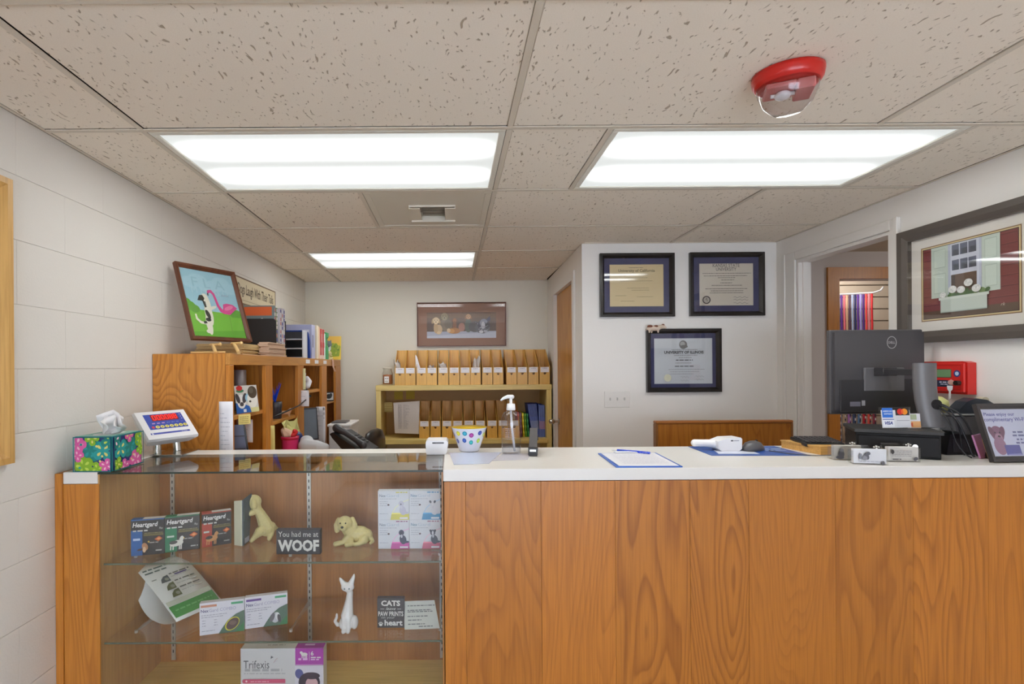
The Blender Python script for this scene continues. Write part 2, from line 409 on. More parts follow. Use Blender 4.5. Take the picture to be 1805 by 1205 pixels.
# ceiling: dark void, acoustic tiles and grid bars as pieces
ceil = struct('ceiling', box(XL - .08, XR + .07, YREAR - .1, YB + .08, 2.32, 2.36).box(XL - .08, XL - .004, YREAR - .1, YB + .08, 2.2225, 2.32).box(XR + .004, XR + .07, YREAR - .1, YM, 2.2225, 2.32).box(.88, XR + .07, YM + .001, YB + .08, 2.2225, 2.32), mat('ceiling_void', (60, 52, 42), .95))
ROWS = [1.712 + .605 * k for k in range(-8, 6)]; ROWS[-1] = YB
BX = [XL, -1.022, .197, 1.417, XR]
skip = {(8, 1): 1, (8, 2): 1, (8, 3): 1, (11, 1): 1, (9, 1): 1}
def tile(x0, x1, y0, y1):
    if y0 >= YM - .3 and x0 > .87: return
    if y0 >= YM - .3: x1 = min(x1, .875)
    if x1 - x0 < .03: return
    cx, cy = (x0 + x1) / 2, (y0 + y1) / 2; hx, hy = (x1 - x0) / 2 - .0105, (y1 - y0) / 2 - .0105
    o = MB().box(-hx, hx, -hy, hy, 0, .016, b=.002).build('ceiling_tile', TILE, ceil)
    o.location = (cx + random.uniform(-.0015, .0015), cy + random.uniform(-.0015, .0015), HC + .003 + random.uniform(0, .0018))
random.seed(5)
for k in range(len(ROWS) - 1):
    for c in range(4):
        if (k, c) in skip: continue
        tile(BX[c], BX[c + 1], ROWS[k], ROWS[k + 1])
tile(-1.022, -.412, ROWS[9], ROWS[10])
LX0, LX1 = .536, 1.756                       # the second fixture sits off the grid
tile(.197, LX0, ROWS[8], ROWS[9]); tile(LX1, XR, ROWS[8], ROWS[9])
for k in (1, 4): pass
def bar(x0, x1, y0, y1):
    o = MB().box(x0, x1, y0, y1, HC, HC + .004, b=.0008).build('grid_bar', GRID, ceil)
for k, y in enumerate(ROWS[1:-1]):
    bar(XL + .012, XR - .012 if y < YM else .87, y - .0095, y + .0095)
for x in BX[1:-1]:
    for k in range(len(ROWS) - 1):
        if x > 1 and k in (8,): continue
        if x > 1 and ROWS[k] > YM - .3: continue
        bar(x - .0095, x + .0095, ROWS[k] + .0105, ROWS[k + 1] - .0105)
for x in (-.412,): bar(x - .0095, x + .0095, ROWS[9] + .0105, ROWS[10] - .0105)
for x in (LX0, LX1): bar(x - .0095, x + .0095, ROWS[8] + .0105, ROWS[9] - .0105)
bar(XL + .001, XL + .011, YREAR + .01, YB - .002); bar(XR - .011, XR - .001, YREAR + .01, YM - .002)
bar(XL + .0115, .87, YB - .011, YB - .001); bar(.855, XR - .012, YM - .011, YM - .001)
# walls
wl = struct('wall_left', box(-1.42, XL - .003, YREAR, YB, 0, 2.221), WALL)
random.seed(11)
k = 0; z = .035 - .2
while z < 2.22:
    z0, z1 = max(z, 0) + .0006, min(z + .2, 2.221) - .0006; off = (k % 2) * .2
    y = YREAR - .4 + off
    while y < YB:
        a, b_ = max(y, YREAR) + .00015, min(y + .4, YB) - .00015
        if b_ - a > .02 and z1 - z0 > .015:
            o = MB().box(-.0025, .0065, -(b_ - a) / 2, (b_ - a) / 2, z0 - z, z1 - z, b=.0007).build('block', WALL, wl)
            o.location = (XL - .0065 + random.uniform(-.0002, 0), (a + b_) / 2, z)
        y += .4
    z += .2; k += 1
struct('wall_back', box(XL - .08, .96, YB, YB + .08, 0, 2.32), CREAM)
mbw = MB()                                    # middle wall with the diplomas, and its return with a door
struct('wall_middle', box(.843, XR + .07, YM, YM + .08, 0, 2.221), WALLW)
jx = lambda y: .843 + (y - YM) * .026
DJ0, DJ1, DJH = 3.60, 4.34, 2.03
def jog(y0, y1, z0, z1, d0=0, d1=.09):
    return [(jx(y0) + d0, y0), (jx(y0) + d1, y0), (jx(y1) + d1, y1), (jx(y1) + d0, y1)]
mb = MB()
for y0, y1, z0, z1 in ((YM + .0805, DJ0, 0, 2.221), (DJ1, YB, 0, 2.221), (DJ0, DJ1, DJH, 2.221)): mb.prism(jog(y0, y1, z0, z1), z0, z1, 'Z')
struct('wall_return', mb, WALLW)
mb = MB()
for y0, y1, z0, z1 in ((DJ0 - .06, DJ0, 0, DJH + .06), (DJ1, DJ1 + .06, 0, DJH + .06), (DJ0, DJ1, DJH, DJH + .06)):
    mb.prism(jog(y0, y1, z0, z1, -.014, -.0005), z0, z1, 'Z')
struct('trim_1', mb, TRIMW)
d1 = struct('door_1', MB().prism(jog(DJ0 + .004, DJ1 - .004, 0, 1, .016, .05), .005, DJH - .004, 'Z'), DOORW)
yk = DJ1 - .07
MB().cyl((jx(yk) + .016, yk, .975), (jx(yk) - .03, yk, .975), .010).cyl((jx(yk) + .017, yk, .975), (jx(yk) + .009, yk, .975), .026).lathe([(.0, -.022), (.02, -.016), (.027, 0), (.02, .016), (0, .022)], (jx(yk) - .045, yk, .975)).build('knob', CHROME, d1)
# right wall with a cased opening
O0, O1, OH = 2.463, 3.135, 2.062
mb = MB()
mb.box(XR, XR + .07, YREAR, O0, 0, 2.221).box(XR, XR + .07, O1, YM + .08, 0, 2.221).box(XR, XR + .07, O0, O1, OH, 2.221)
struct('wall_right', mb, WALLW)
mb = MB()
mb.box(XR - .014, XR - .0005, O0 - .055, O0 - .004, 0, OH + .055, b=.003).box(XR - .014, XR - .0005, O1 + .004, O1 + .12, 0, OH + .055, b=.003).box(XR - .014, XR - .0005, O0 - .004, O1 + .004, OH + .004, OH + .055, b=.003)
mb.box(XR - .022, XR - .0145, O0 - .055, O0 - .035, 0, OH + .055, b=.002).box(XR - .022, XR - .0145, O1 + .09, O1 + .12, 0, OH + .055, b=.002)
struct('trim_2', mb, TRIMW)
mb = MB()
mb.box(XR - .004, XR + .074, O0 + .0005, O0 + .014, 0, OH).box(XR - .004, XR + .074, O1 - .014, O1 - .0005, 0, OH).box(XR - .004, XR + .074, O0 + .014, O1 - .014, OH - .014, OH - .0005)
mb.box(XR + .02, XR + .05, O1 - .026, O1 - .0145, 0, OH - .014)
struct('trim_3', mb, TRIMW)
# the hallway behind the opening, with a wood-cased doorway into a shop room
HY = 3.63; HX0, HX1, HH = 2.716, 3.55, 2.03
LIL = mat('hall_paint', (206, 198, 194), .6)
mb = MB(); mb.box(XR + .07, HX0, HY, HY + .1, 0, 2.221).box(HX1, 4.6, HY, HY + .1, 0, 2.221).box(HX0, HX1, HY, HY + .1, HH, 2.221)
struct('wall_hall', mb, LIL)
mb = MB(); mb.prism([(HX0 - .08, 0), (HX0, 0), (HX0, HH), (HX0 - .08, HH + .08)], HY - .016, HY - .0005)
mb.prism([(HX1, 0), (HX1 + .08, 0), (HX1 + .08, HH + .08), (HX1, HH)], HY - .016, HY - .0005)
mb.prism([(HX0, HH), (HX1, HH), (HX1 + .08, HH + .08), (HX0 - .08, HH + .08)], HY - .016, HY - .0005)
mb.box(HX0 - .001, HX0 + .003, HY, HY + .1, 0, HH)
struct('trim_4', mb, OAKD)
struct('wall_hall_end', box(4.6, 4.68, 2.0, 6.0, 0, 2.4), LIL)
struct('wall_hall_near', box(XR + .07, 4.6, 1.9, 1.98, 0, 2.221), LIL)
struct('wall_hall_side', box(XR + .002, XR + .07, YM + .081, HY, 0, 2.221), LIL)
struct('wall_shop_side', box(XR + .07, XR + .15, HY + .1, 6.0, 0, 2.4), LIL)
struct('ceiling_hall', box(XR + .0, 4.68, 1.9, 6.0, 2.401, 2.44), mat('hall_ceiling', (196, 182, 162), .8))
struct('ceiling_hall_low', box(XR + .072, 4.6, 1.98, HY - .001, 2.222, 2.26), mat('hall_ceiling', (196, 182, 162), .8))
SLY = 4.50
sw = struct('wall_shop', box(XR + .15, 4.6, SLY + .03, SLY + .1, 0, 2.4), mat('slat_groove', (120, 104, 90), .8))
SLM = mat('slatwall', (214, 198, 178), .5)
for k in range(23):
    z = 2.118 - .1035 * (k - 1)
    o = MB().box(XR + .16, 4.59, SLY, SLY + .03, .004, .0995, b=.002).build('slat', SLM, sw); o.location = (0, 0, z - .1035)
# lobby end, behind the camera: glazed shop front
mb = MB(); mb.box(XL - .1, XR + .07, YREAR - .1, YREAR, 0, .3).box(XL - .1, XR + .07, YREAR - .1, YREAR, 1.6, 2.4).box(XL - .1, -1.15, YREAR - .1, YREAR, .3, 1.6).box(1.9, XR + .07, YREAR - .1, YREAR, .3, 1.6)
struct('wall_front', mb, WALLW)
wn = struct('window_1', MB().box(-1.15, 1.9, YREAR - .07, YREAR - .03, .75, .79).box(-1.15, 1.9, YREAR - .07, YREAR - .03, 2.06, 2.1).box(-1.15, -1.11, YREAR - .07, YREAR - .03, .34, 1.56).box(1.86, 1.9, YREAR - .07, YREAR - .03, .34, 1.56).box(.36, .4, YREAR - .07, YREAR - .03, .34, 1.56), ALU)
for x0, x1 in ((-1.11, .36), (.4, 1.86)): box(x0, x1, YREAR - .052, YREAR - .048, .34, 1.56).build('pane', GLASS, wn)

# ================================================================== ceiling fixtures
def ceiling_light(x0, x1, y0, y1, label, group):
    cx, cy = (x0 + x1) / 2, (y0 + y1) / 2; hx, hy = (x1 - x0) / 2 - .011, (y1 - y0) / 2 - .011
    t = thing('ceiling_light', label, 'ceiling light', (cx, cy, HC + .001), group=group)
    fr = MB(); e = .022
    for a in ((-hx, hx, -hy, -hy + e), (-hx, hx, hy - e, hy), (-hx, -hx + e, -hy + e, hy - e), (hx - e, hx, -hy + e, hy - e)): fr.box(*a, -.001, .012, b=.002)
    fr.build('frame', mat('fixture_frame', (226, 222, 210), .4), t)
    box(-hx + e, hx - e, -hy + e, hy - e, .005, .009).build('diffuser', DIFF, t)
    box(-hx, hx, -hy, hy, .013, .09).build('housing', WHT, t)
GL = 'fluorescent ceiling panels'
ceiling_light(-1.022, .197, ROWS[8], ROWS[9], 'lit fluorescent ceiling panel over the glass display case', GL)
ceiling_light(LX0, LX1, ROWS[8], ROWS[9], 'lit fluorescent ceiling panel beside the red strobe, over the white counter', GL)
ceiling_light(-1.022, .197, ROWS[11], ROWS[12], 'smallest looking lit ceiling panel, near the wall with the dog picture', GL)
t = thing('ceiling_light', 'small square ceiling lamp in the hallway behind the cased opening', 'ceiling light', (3.5, 2.7, 2.221))  # lamp added out of view to brighten the hallway
MB().lathe([(.16, 0), (.16, -.02), (.15, -.02)], n=24).build('base', WHT, t)
MB().lathe([(.148, -.021), (.13, -.05), (.06, -.07), (0, -.075)], n=24).build('globe', emis('added_lamp_globe', (250, 248, 244), 16), t)
t = thing('ceiling_light', 'round ceiling lamp in the shop room beyond the amber doorway', 'ceiling light', (3.2, 4.05, 2.40))  # second added lamp, out of view, brightens the shop room
MB().lathe([(.16, 0), (.16, -.02), (.15, -.02)], n=24).build('base', WHT, t)
MB().lathe([(.148, -.021), (.13, -.05), (.06, -.07), (0, -.075)], n=24).build('globe', MATS['added_lamp_globe'], t)
# air vent panel
t = thing('ceiling_vent', 'beige ceiling vent panel with a small square outlet', 'vent', (-.1075, (ROWS[9] + ROWS[10]) / 2, HC))
h = .302; hy = .2915
VM = mat('vent_paint', (216, 208, 192), .45)
mb = MB()
for a in ((-.294, .294, -hy, -hy + .03), (-.294, .294, hy - .03, hy), (-.294, -.264, -hy + .03, hy - .03), (.264, .294, -hy + .03, hy - .03)): mb.box(*a, .001, .010, b=.002)
mb.build('frame', VM, t)
mb = MB(); mb.box(-.264, -.10, -hy + .03, hy - .03, .005, .009).box(.13, .264, -hy + .03, hy - .03, .005, .009).box(-.10, .13, -hy + .03, -.09, .005, .009).box(-.10, .13, .12, hy - .03, .005, .009)
mb.build('panel', VM, t)
mb = MB(); mb.box(-.10, .13, .112, .12, -.02, .03).box(-.10, .13, -.09, -.085, -.004, .03).box(-.10, -.095, -.085, .112, -.012, .03).box(.125, .13, -.085, .112, -.012, .03).box(-.10, .13, -.09, .12, .03, .033)
mb.box(-.095, -.045, -.085, .112, -.012, -.008, b=.002).box(.078, .125, -.085, .112, -.012, -.008, b=.002)
mb.build('outlet', VM, t)
MB().box(-.04, .075, -.02, -.016, .004, .026).box(-.04, .075, .03, .034, .004, .026).box(-.04, .075, .075, .079, .004, .026).build('louver', mat('vent_shade', (128, 116, 98), .6), t)
# fire strobe
c = WX(1383, 128, .915); c = (.905, 1.44, HC)
t = thing('strobe_light', 'red fire alarm strobe with clear lens on the ceiling', 'alarm', (.915, 1.40, HC), rz=-.42)
REDP = mat('red_plastic', (196, 32, 24), .28)
def oval(prof, sx, sy, n=32):
    return MB().lathe(prof, sx=sx, sy=sy, n=n)
oval([(1, 0), (1, -.010), (.97, -.024), (.9, -.034), (.80, -.036)], .086, .074).build('base', REDP, t)
oval([(.90, -.033), (.86, -.052), (.70, -.084), (.42, -.106), (0, -.112)], .083, .072).build('lens', glass('strobe_lens', (.86, .84, .84), 1.6, .12), t)
MB().box(-.055, .016, -.040, .040, -.050, -.037, b=.003).box(.0165, .058, -.040, .040, -.064, -.037, b=.003).build('reflector', mat('strobe_pink', (206, 120, 118), .4), t)
MB().ball((-.012, -.004, -.060), .020, .018, .012).cyl((-.04, .0, -.056), (.02, .0, -.056), .005).build('flash_tube', mat('flash_glass', (226, 224, 226), .2), t)

# ================================================================== reception counter
t = thing('reception_counter', 'long honey oak reception counter with white laminate top', 'counter', (0, 0, 0))
CX0 = -.033
MB().box(CX0, XR - .004, YF, YK, ZC - .0405, ZC, b=.0015).build('countertop', LAM, t)
box(CX0 + .012, XR - .006, YF + .028, YK - .03, .0, ZC - .041).build('carcass', OAK, t)
seams = [779, 817, 950, 1081, 1213, 1317, 1470, 1607, 1740, 1850]
for a, b_ in zip(seams, seams[1:]):
    x0 = (a - CX + 2) * YF / F; x1 = min((b_ - CX + 2) * YF / F, XR - .006); x0 = max(x0, CX0 + .001)
    o = MB().box(-(x1 - x0) / 2 + .00025, (x1 - x0) / 2 - .00025, -.012, .012, 0, ZC - .043, b=.0006).build('veneer_panel', OAKF, t)
    o.location = ((x0 + x1) / 2, YF + .016, 0)

# ================================================================== display case
t = thing('display_case', 'glass fronted oak display case joined to the counter', 'display case', (0, 0, 0))
PX = -1.199; YC = 2.11
box(XL + .001, XL + .026, YF - .004, YK, 0, ZC - .004, b=.001).build('scribe_strip', OAK, t)
MB().box(XL + .0265, PX - .0005, YF, YF + .02, 0, ZC - .0405, b=.001).box(XL + .03, PX - .006, YF + .02, YK, 0, ZC - .041).build('side_column', OAK, t)
MB().box(XL + .0265, PX - .005, YF, YK, ZC - .0395, ZC, b=.0015).build('column_cap', LAM, t)
MB().box(PX - .005, PX, YF + .004, YC, 0, ZC - .009).build('side_panel', PLY, t)
box(PX, CX0 - .001, YC, YC + .02, 0, ZC - .0395).build('back_panel', CASEB, t)
box(CX0 - .006, CX0 - .0005, YF + .004, YC, 0, ZC - .009).build('end_panel', CASEB, t)
ZB = .236
box(PX, CX0 - .006, YF + .012, YC, ZB - .02, ZB).build('case_floor', PINE, t)
MB().box(PX, CX0 - .0005, YC - .004, YK, ZC - .014, ZC - .0005, b=.001).build('back_ledge', LAM, t)
MB().box(PX + .001, CX0 - .007, YF + .002, YF + .007, .02, ZC - .0085).build('front_glass', GLASS, t)
MB().box(PX - .004, CX0 - .001, YF + .001, YC - .0045, ZC - .0075, ZC - .0015).build('top_glass', glass('polished_top_glass', (.86, .88, .86), 1.9), t)
MB().box(PX - .004, CX0 - .001, YF - .0005, YF + .0008, ZC - .0075, ZC - .0015).build('glass_edge', GEDGE, t)
S1, S2 = .7656, .495
for z, nm in ((S1, 'upper'), (S2, 'lower')):
    sh = MB().box(PX + .003, CX0 - .009, YF + .018, YC - .014, z - .003, z + .003).build('glass_shelf', GLASS, t)
    MB().box(PX + .003, CX0 - .009, YF + .0165, YF + .0178, z - .003, z + .003).build('shelf_edge', mat('shelf_edge_green', (96, 104, 84), .2), sh)
for x in (-1.145, -.588, -.05):
    st = MB().box(x - .008, x + .008, YC - .006, YC - .0005, ZB + .01, ZC - .012).build('standard', ALU, t)
    mb = MB()
    for k in range(30): z = ZB + .04 + k * .0265; mb.box(x - .002, x + .002, YC - .0066, YC - .0058, z, z + .012)
    mb.build('slots', BLACK, st)
    for z in (S1, S2):
        br = MB().prism([(YC - .007, z - .0035), (YC - .25, z - .0035), (YC - .25, z - .009), (YC - .007, z - .03)], x - .0015, x + .0015, 'X').build('bracket', ALU, t)
        MB().cyl((x, YC - .25, z - .012), (x, YC - .25, z - .0035), .006, n=10).build('bumper', mat('clear_bumper', (226, 226, 220), .2), br)
SF = S1 + .003; SL = S2 + .003
# ================================================================== framed pictures
def frame(label, W, H, loc, rz, fw, depth, fm, mats=(), glaze=True, lean=0, cat='picture', name='framed_picture', prof=.5):
    """frame standing on its lower edge centre; local x across, z up, front towards -y"""
    t = thing(name, label, cat, loc, rz, lean)
    o = MB()
    for a, b_, c, d in (((-W / 2, 0), (W / 2, 0), (W / 2 - fw, fw), (-W / 2 + fw, fw)), ((-W / 2, H), (W / 2, H), (W / 2 - fw, H - fw), (-W / 2 + fw, H - fw)),
                        ((-W / 2, 0), (-W / 2, H), (-W / 2 + fw, H - fw), (-W / 2 + fw, fw)), ((W / 2, 0), (W / 2, H), (W / 2 - fw, H - fw), (W / 2 - fw, fw))):
        q = [a, b_, c, d]; mid = [((a[0] + d[0]) / 2, (a[1] + d[1]) / 2), ((b_[0] + c[0]) / 2, (b_[1] + c[1]) / 2)]
        vs = [(a[0], 0, a[1]), (b_[0], 0, b_[1]), (c[0], 0, c[1]), (d[0], 0, d[1]), (a[0], -depth, a[1]), (b_[0], -depth, b_[1]),
              (c[0] * 1, -depth * prof, c[1]), (d[0], -depth * prof, d[1]), (mid[0][0], -depth, mid[0][1]), (mid[1][0], -depth, mid[1][1])]
        o.add(vs, [(0, 1, 2, 3), (0, 1, 5, 4), (4, 5, 9, 8), (8, 9, 6, 7), (7, 6, 2, 3), (0, 4, 8, 7, 3), (1, 5, 9, 6, 2)])
    o.build('frame', fm, t)
    box(-W / 2 + fw * .8, W / 2 - fw * .8, -.006, -.001, fw * .8, H - fw * .8).build('mat_board', mats if mats else PAPER, t)
    if glaze: box(-W / 2 + fw * .9, W / 2 - fw * .9, -depth * prof - .0014, -depth * prof + .0006, fw * .9, H - fw * .9).build('glazing', GLZ, t)
    return t, PR((-W / 2, -.006, 0))
BLKF = mat('black_frame', (38, 34, 32), .25); NAVY = mat('navy_mat_board', (58, 60, 98), .8)
def diploma(label, x, z, paper, which):
    W, H = .478, .408; fw = .030
    t, p = frame(label, W, H, (x, YM - .001, z), 0, fw, .026, BLKF, NAVY, prof=.35, cat='framed diploma')
    x0, x1, y0, y1 = .066, W - .066, .068, H - .07
    if which == 2: x0, x1, y0, y1 = .052, W - .052, .054, H - .062
    p.rect(paper, x0, y0, x1, y1); w_ = x1 - x0; h_ = y1 - y0; xc = (x0 + x1) / 2; g = (104, 98, 88)
    L = lambda f, a, b_, hh=.004, c=g: p.words(c, x0 + w_ * a, x0 + w_ * b_, y0 + h_ * f, hh)
    if which == 0:
        L(.92, .36, .62, .003); p.text((112, 96, 70), 'University of California', xc, y0 + h_ * .80, .024, w_ * .68, bold=.015, al='c')
        for f, a, b_ in ((.68, .3, .7), (.6, .2, .8), (.43, .32, .72), (.38, .4, .72), (.25, .1, .3), (.22, .5, .8), (.12, .2, .45)): L(f, a, b_, .003, (158, 138, 100))
    elif which == 1:
        p.text((104, 98, 92), 'KANSAS STATE', xc, y0 + h_ * .915, .022, w_ * .5, bold=.01, al='c'); p.text((104, 98, 92), 'UNIVERSITY', xc, y0 + h_ * .825, .022, w_ * .38, bold=.01, al='c')
        for f, a, b_ in ((.76, .06, .96), (.70, .08, .88), (.655, .34, .66), (.6, .4, .64), (.53, .38, .6), (.47, .22, .78), (.39, .1, .88), (.34, .2, .8), (.29, .18, .8)): L(f, a, b_, .0036)
        p.ring((70, 62, 60), x0 + w_ * .115, y0 + h_ * .13, .026, .026, .007).ell((176, 168, 156), x0 + w_ * .115, y0 + h_ * .13, .018).line(g, [(x0 + w_ * .1, y0 + h_ * .13), (x0 + w_ * .115, y0 + h_ * .18), (x0 + w_ * .13, y0 + h_ * .1)], .004)
        for f in (.19, .13, .05): p.line((96, 90, 86), [(x0 + w_ * (.62 + .03 * k), y0 + h_ * (f + .02 * math.sin(k * 2.1))) for k in range(10)], .002)
    else:
        p.ell((120, 118, 116), xc, y0 + h_ * .86, .026, .028).ell((170, 170, 168), xc - .004, y0 + h_ * .88, .016, .014).ell((108, 106, 104), xc + .006, y0 + h_ * .82, .024, .010)
        L(.745, .3, .74, .003); p.text((64, 62, 62), 'UNIVERSITY OF ILLINOIS', xc + .004, y0 + h_ * .66, .019, w_ * .68, bold=.04, al='c')
        L(.62, .34, .74, .003); L(.57, .42, .64, .003); L(.51, .37, .66, .006, (84, 82, 82)); L(.45, .36, .64, .003); L(.375, .35, .68, .006, (104, 102, 102))
        for f, a, b_ in ((.31, .24, .86), (.26, .26, .76), (.21, .26, .66)): L(f, a, b_, .003, (140, 140, 142))
        p.ell((196, 194, 170), x0 + w_ * .22, y0 + h_ * .13, .024)
        for f, a in ((.15, .44), (.16, .7), (.09, .7), (.07, .44)): p.line((128, 128, 130), [(x0 + w_ * (a + .018 * k), y0 + h_ * (f + .02 * math.sin(k * 2.3))) for k in range(9)], .0016)
    p.build('certificate', t); return t
diploma('black framed diploma with tan paper on the diploma wall, nearer the wood door', 1.193, 1.745, (216, 194, 148), 0)
diploma('black framed diploma with grey round seal on cream paper', 1.771, 1.747, (214, 204, 188), 1)
t3 = diploma('black framed diploma below the other two, with bluish white paper', 1.490, 1.259, (200, 204, 208), 2)
# little cow figurine perched on the lower diploma
t = thing('animal_figurine', 'tiny brown and white animal figurine perched on the lower diploma frame', 'figurine', (1.300, YM - .036, 1.640))
MS(1.35).limb([(-.026, 0, .022, .013), (.012, 0, .022, .0125)]).limb([(.012, 0, .024, .010), (.036, -.002, .030, .010), (.046, -.003, .024, .006)]).limb([(-.03, -.004, .018, .005), (-.03, -.004, .003, .004)]).limb([(-.016, .004, .018, .005), (-.016, .004, .003, .004)]).limb([(.012, -.004, .018, .005), (.012, -.004, .003, .004)]).limb([(-.036, 0, .026, .003), (-.044, 0, .012, .002)]).build('body', mat('cream_ceramic', (214, 194, 176), .35), t, remesh=.0022)
MS(1.35).ball((-.026, -.003, .030), .013, .012, .008).ball((.002, -.004, .03), .010, .010, .007).ball((.036, -.002, .037), .007, .008, .005).build('patch', mat('brown_glaze', (122, 72, 52), .35), t)
# dog picture on the back wall
BRF = mat('brown_frame', (112, 74, 60), .35)
t, p = frame('wide brown framed photograph of dogs above the cardboard holders', .816, .402, (.089, YB - .001, 1.622), 0, .009, .022, BRF, mat('brown_mat_board', (148, 108, 88), .7), prof=.6, lean=-.017)
x0, x1, y0, y1 = .09, .725, .075, .31
p.rect((110, 84, 66), x0, y0, x1, y1).rect((124, 98, 76), x0, y1 - .05, x1, y1 - .01).rect((92, 70, 56), x0, y0 + .06, x1, y0 + .15).rect((196, 200, 214), x0, y0, x1, y0 + .058).poly((176, 180, 198), [(x0, y0 + .02), (x1, y0 + .055), (x1, y0 + .065), (x0, y0 + .06)])
def pup(cx, cz, r, fur, ear, dk=(48, 40, 38)):
    p.ell(ear, cx - r * .85, cz - r * .1, r * .34, r * .75, -.25).ell(ear, cx + r * .85, cz - r * .1, r * .34, r * .75, .25).ell(fur, cx, cz, r * .86, r * .95).ell([min(255, q + 18) for q in fur], cx, cz - r * .4, r * .5, r * .48)
    p.ell(dk, cx, cz - r * .32, r * .17, r * .13).ell(dk, cx - r * .34, cz + r * .14, r * .1).ell(dk, cx + r * .34, cz + r * .14, r * .1)
p.ell((132, 118, 100), .262, .196, .062, .056).ell((116, 102, 86), .285, .205, .035, .04); pup(.252, .272, .037, (150, 136, 104), (112, 98, 74))
p.ell((206, 176, 134), .198, .155, .034, .046).ell((196, 162, 118), .172, .17, .02, .05); pup(.174, .235, .034, (216, 190, 146), (178, 146, 104)); p.ell((222, 196, 152), .20, .125, .018, .014)
pup(.345, .238, .020, (166, 108, 62), (112, 68, 40)); p.ell((140, 88, 52), .345, .19, .018, .04).ell((178, 122, 62), .338, .142, .062, .027).ell((206, 148, 78), .315, .140, .030, .020).ell((222, 190, 150), .29, .145, .016, .02)
p.ell((176, 128, 112), .41, .175, .03, .04).ell((92, 98, 92), .470, .188, .033, .062).ell((84, 80, 84), .53, .178, .06, .05); pup(.471, .270, .026, (206, 162, 122), (160, 116, 84))
p.ell((96, 94, 104), .60, .17, .07, .055); pup(.612, .208, .044, (138, 140, 156), (66, 64, 82)); p.poly((74, 70, 96), [(.63, .24), (.668, .275), (.672, .225)]).ell((206, 206, 214), .605, .19, .016, .034).ell((58, 56, 62), .642, .19, .018, .03).ell((214, 214, 220), .588, .132, .02, .014).ell((176, 176, 188), .63, .134, .018, .013)
r_ = random.Random(8)
for k in range(30): p.ell(r_.choice([(186, 186, 200), (66, 66, 78), (150, 150, 164)]), r_.uniform(.53, .66), r_.uniform(.135, .225), .005, .0035)
p.build('photograph', t)
# large window picture on the right wall
t, p = frame('large dark framed picture of a cottage window with a flower box',   .604, .512, (XR - .001, 2.096, 1.522), -PI / 2, .050, .032, mat('umber_frame', (84, 76, 70), .4), mat('ivory_mat_board', (226, 220, 212), .8), prof=.7)
X0, X1, Y0, Y1 = .110, .493, .105, .407
p.rect((128, 92, 48), X0 - .012, Y0 - .012, X1 + .012, Y1 + .012).rect((222, 202, 150), X0 - .008, Y0 - .008, X1 + .008, Y1 + .008).rect((60, 44, 36), X0 - .003, Y0 - .003, X1 + .003, Y1 + .003)
p.rect((124, 58, 58), X0, Y0, X1, Y1); pw = X1 - X0; ph = Y1 - Y0
for k in range(8): p.rect((92, 40, 42), X0, Y0 + ph * (.05 + .13 * k), X1, Y0 + ph * (.05 + .13 * k) + .003).rect((140, 68, 66), X0, Y0 + ph * (.05 + .13 * k) + .003, X1, Y0 + ph * (.05 + .13 * k) + .006)
p.rect((96, 74, 60), X0, Y0, X1, Y0 + ph * .10)
q = lambda c, a, b_, c2, d: p.rect(c, X0 + pw * a, Y0 + ph * b_, X0 + pw * c2, Y0 + ph * d)
for a, b_ in ((.10, .30), (.66, .84)):
    q((196, 208, 196), a, .28, b_, 1); q((176, 190, 178), a + .03, .34, b_ - .03, .62); q((204, 216, 204), a + .035, .35, b_ - .035, .61); q((176, 190, 178), a + .03, .70, b_ - .03, .96); q((204, 216, 204), a + .035, .71, b_ - .035, .95)
q((186, 192, 208), .30, .28, .66, 1); q((206, 210, 222), .33, .28, .635, 1); q((98, 76, 62), .335, .25, .61, .58); q((70, 58, 50), .335, .25, .38, .58); q((204, 208, 220), .33, .57, .62, .62); q((204, 208, 220), .33, .78, .62, .82)
for k in range(3):
    for z0, z1 in ((.63, .77), (.83, .98)): q((98, 104, 122), .345 + .092 * k, z0, .425 + .092 * k, z1); q((74, 80, 92), .36 + .092 * k, z0, .425 + .092 * k, z0 + .08)
for k in range(26): p.ell(random.choice([(92, 122, 70), (70, 102, 58), (120, 146, 92)]), X0 + pw * random.uniform(.24, .74), Y0 + ph * random.uniform(.25, .33), .012, .008, random.random() * 3)
q((200, 210, 200), .22, .06, .72, .27); q((214, 222, 212), .20, .24, .74, .275); q((172, 184, 176), .22, .06, .72, .075)
for a, b_, r in ((.25, .31, .014), (.36, .37, .018), (.455, .35, .017), (.535, .43, .018), (.62, .34, .018)):
    p.ell((226, 226, 222), X0 + pw * a, Y0 + ph * b_, r, r * .85)
    for k in range(7): p.ell(random.choice([(240, 240, 236), (206, 208, 204)]), X0 + pw * a + random.uniform(-.55, .55) * r, Y0 + ph * b_ + random.uniform(-.5, .5) * r, r * .22)
p.text((206, 190, 180), 'rk', X0 + pw * .86, Y0 + ph * .07, .012, shear=.3)
p.build('photograph', t)
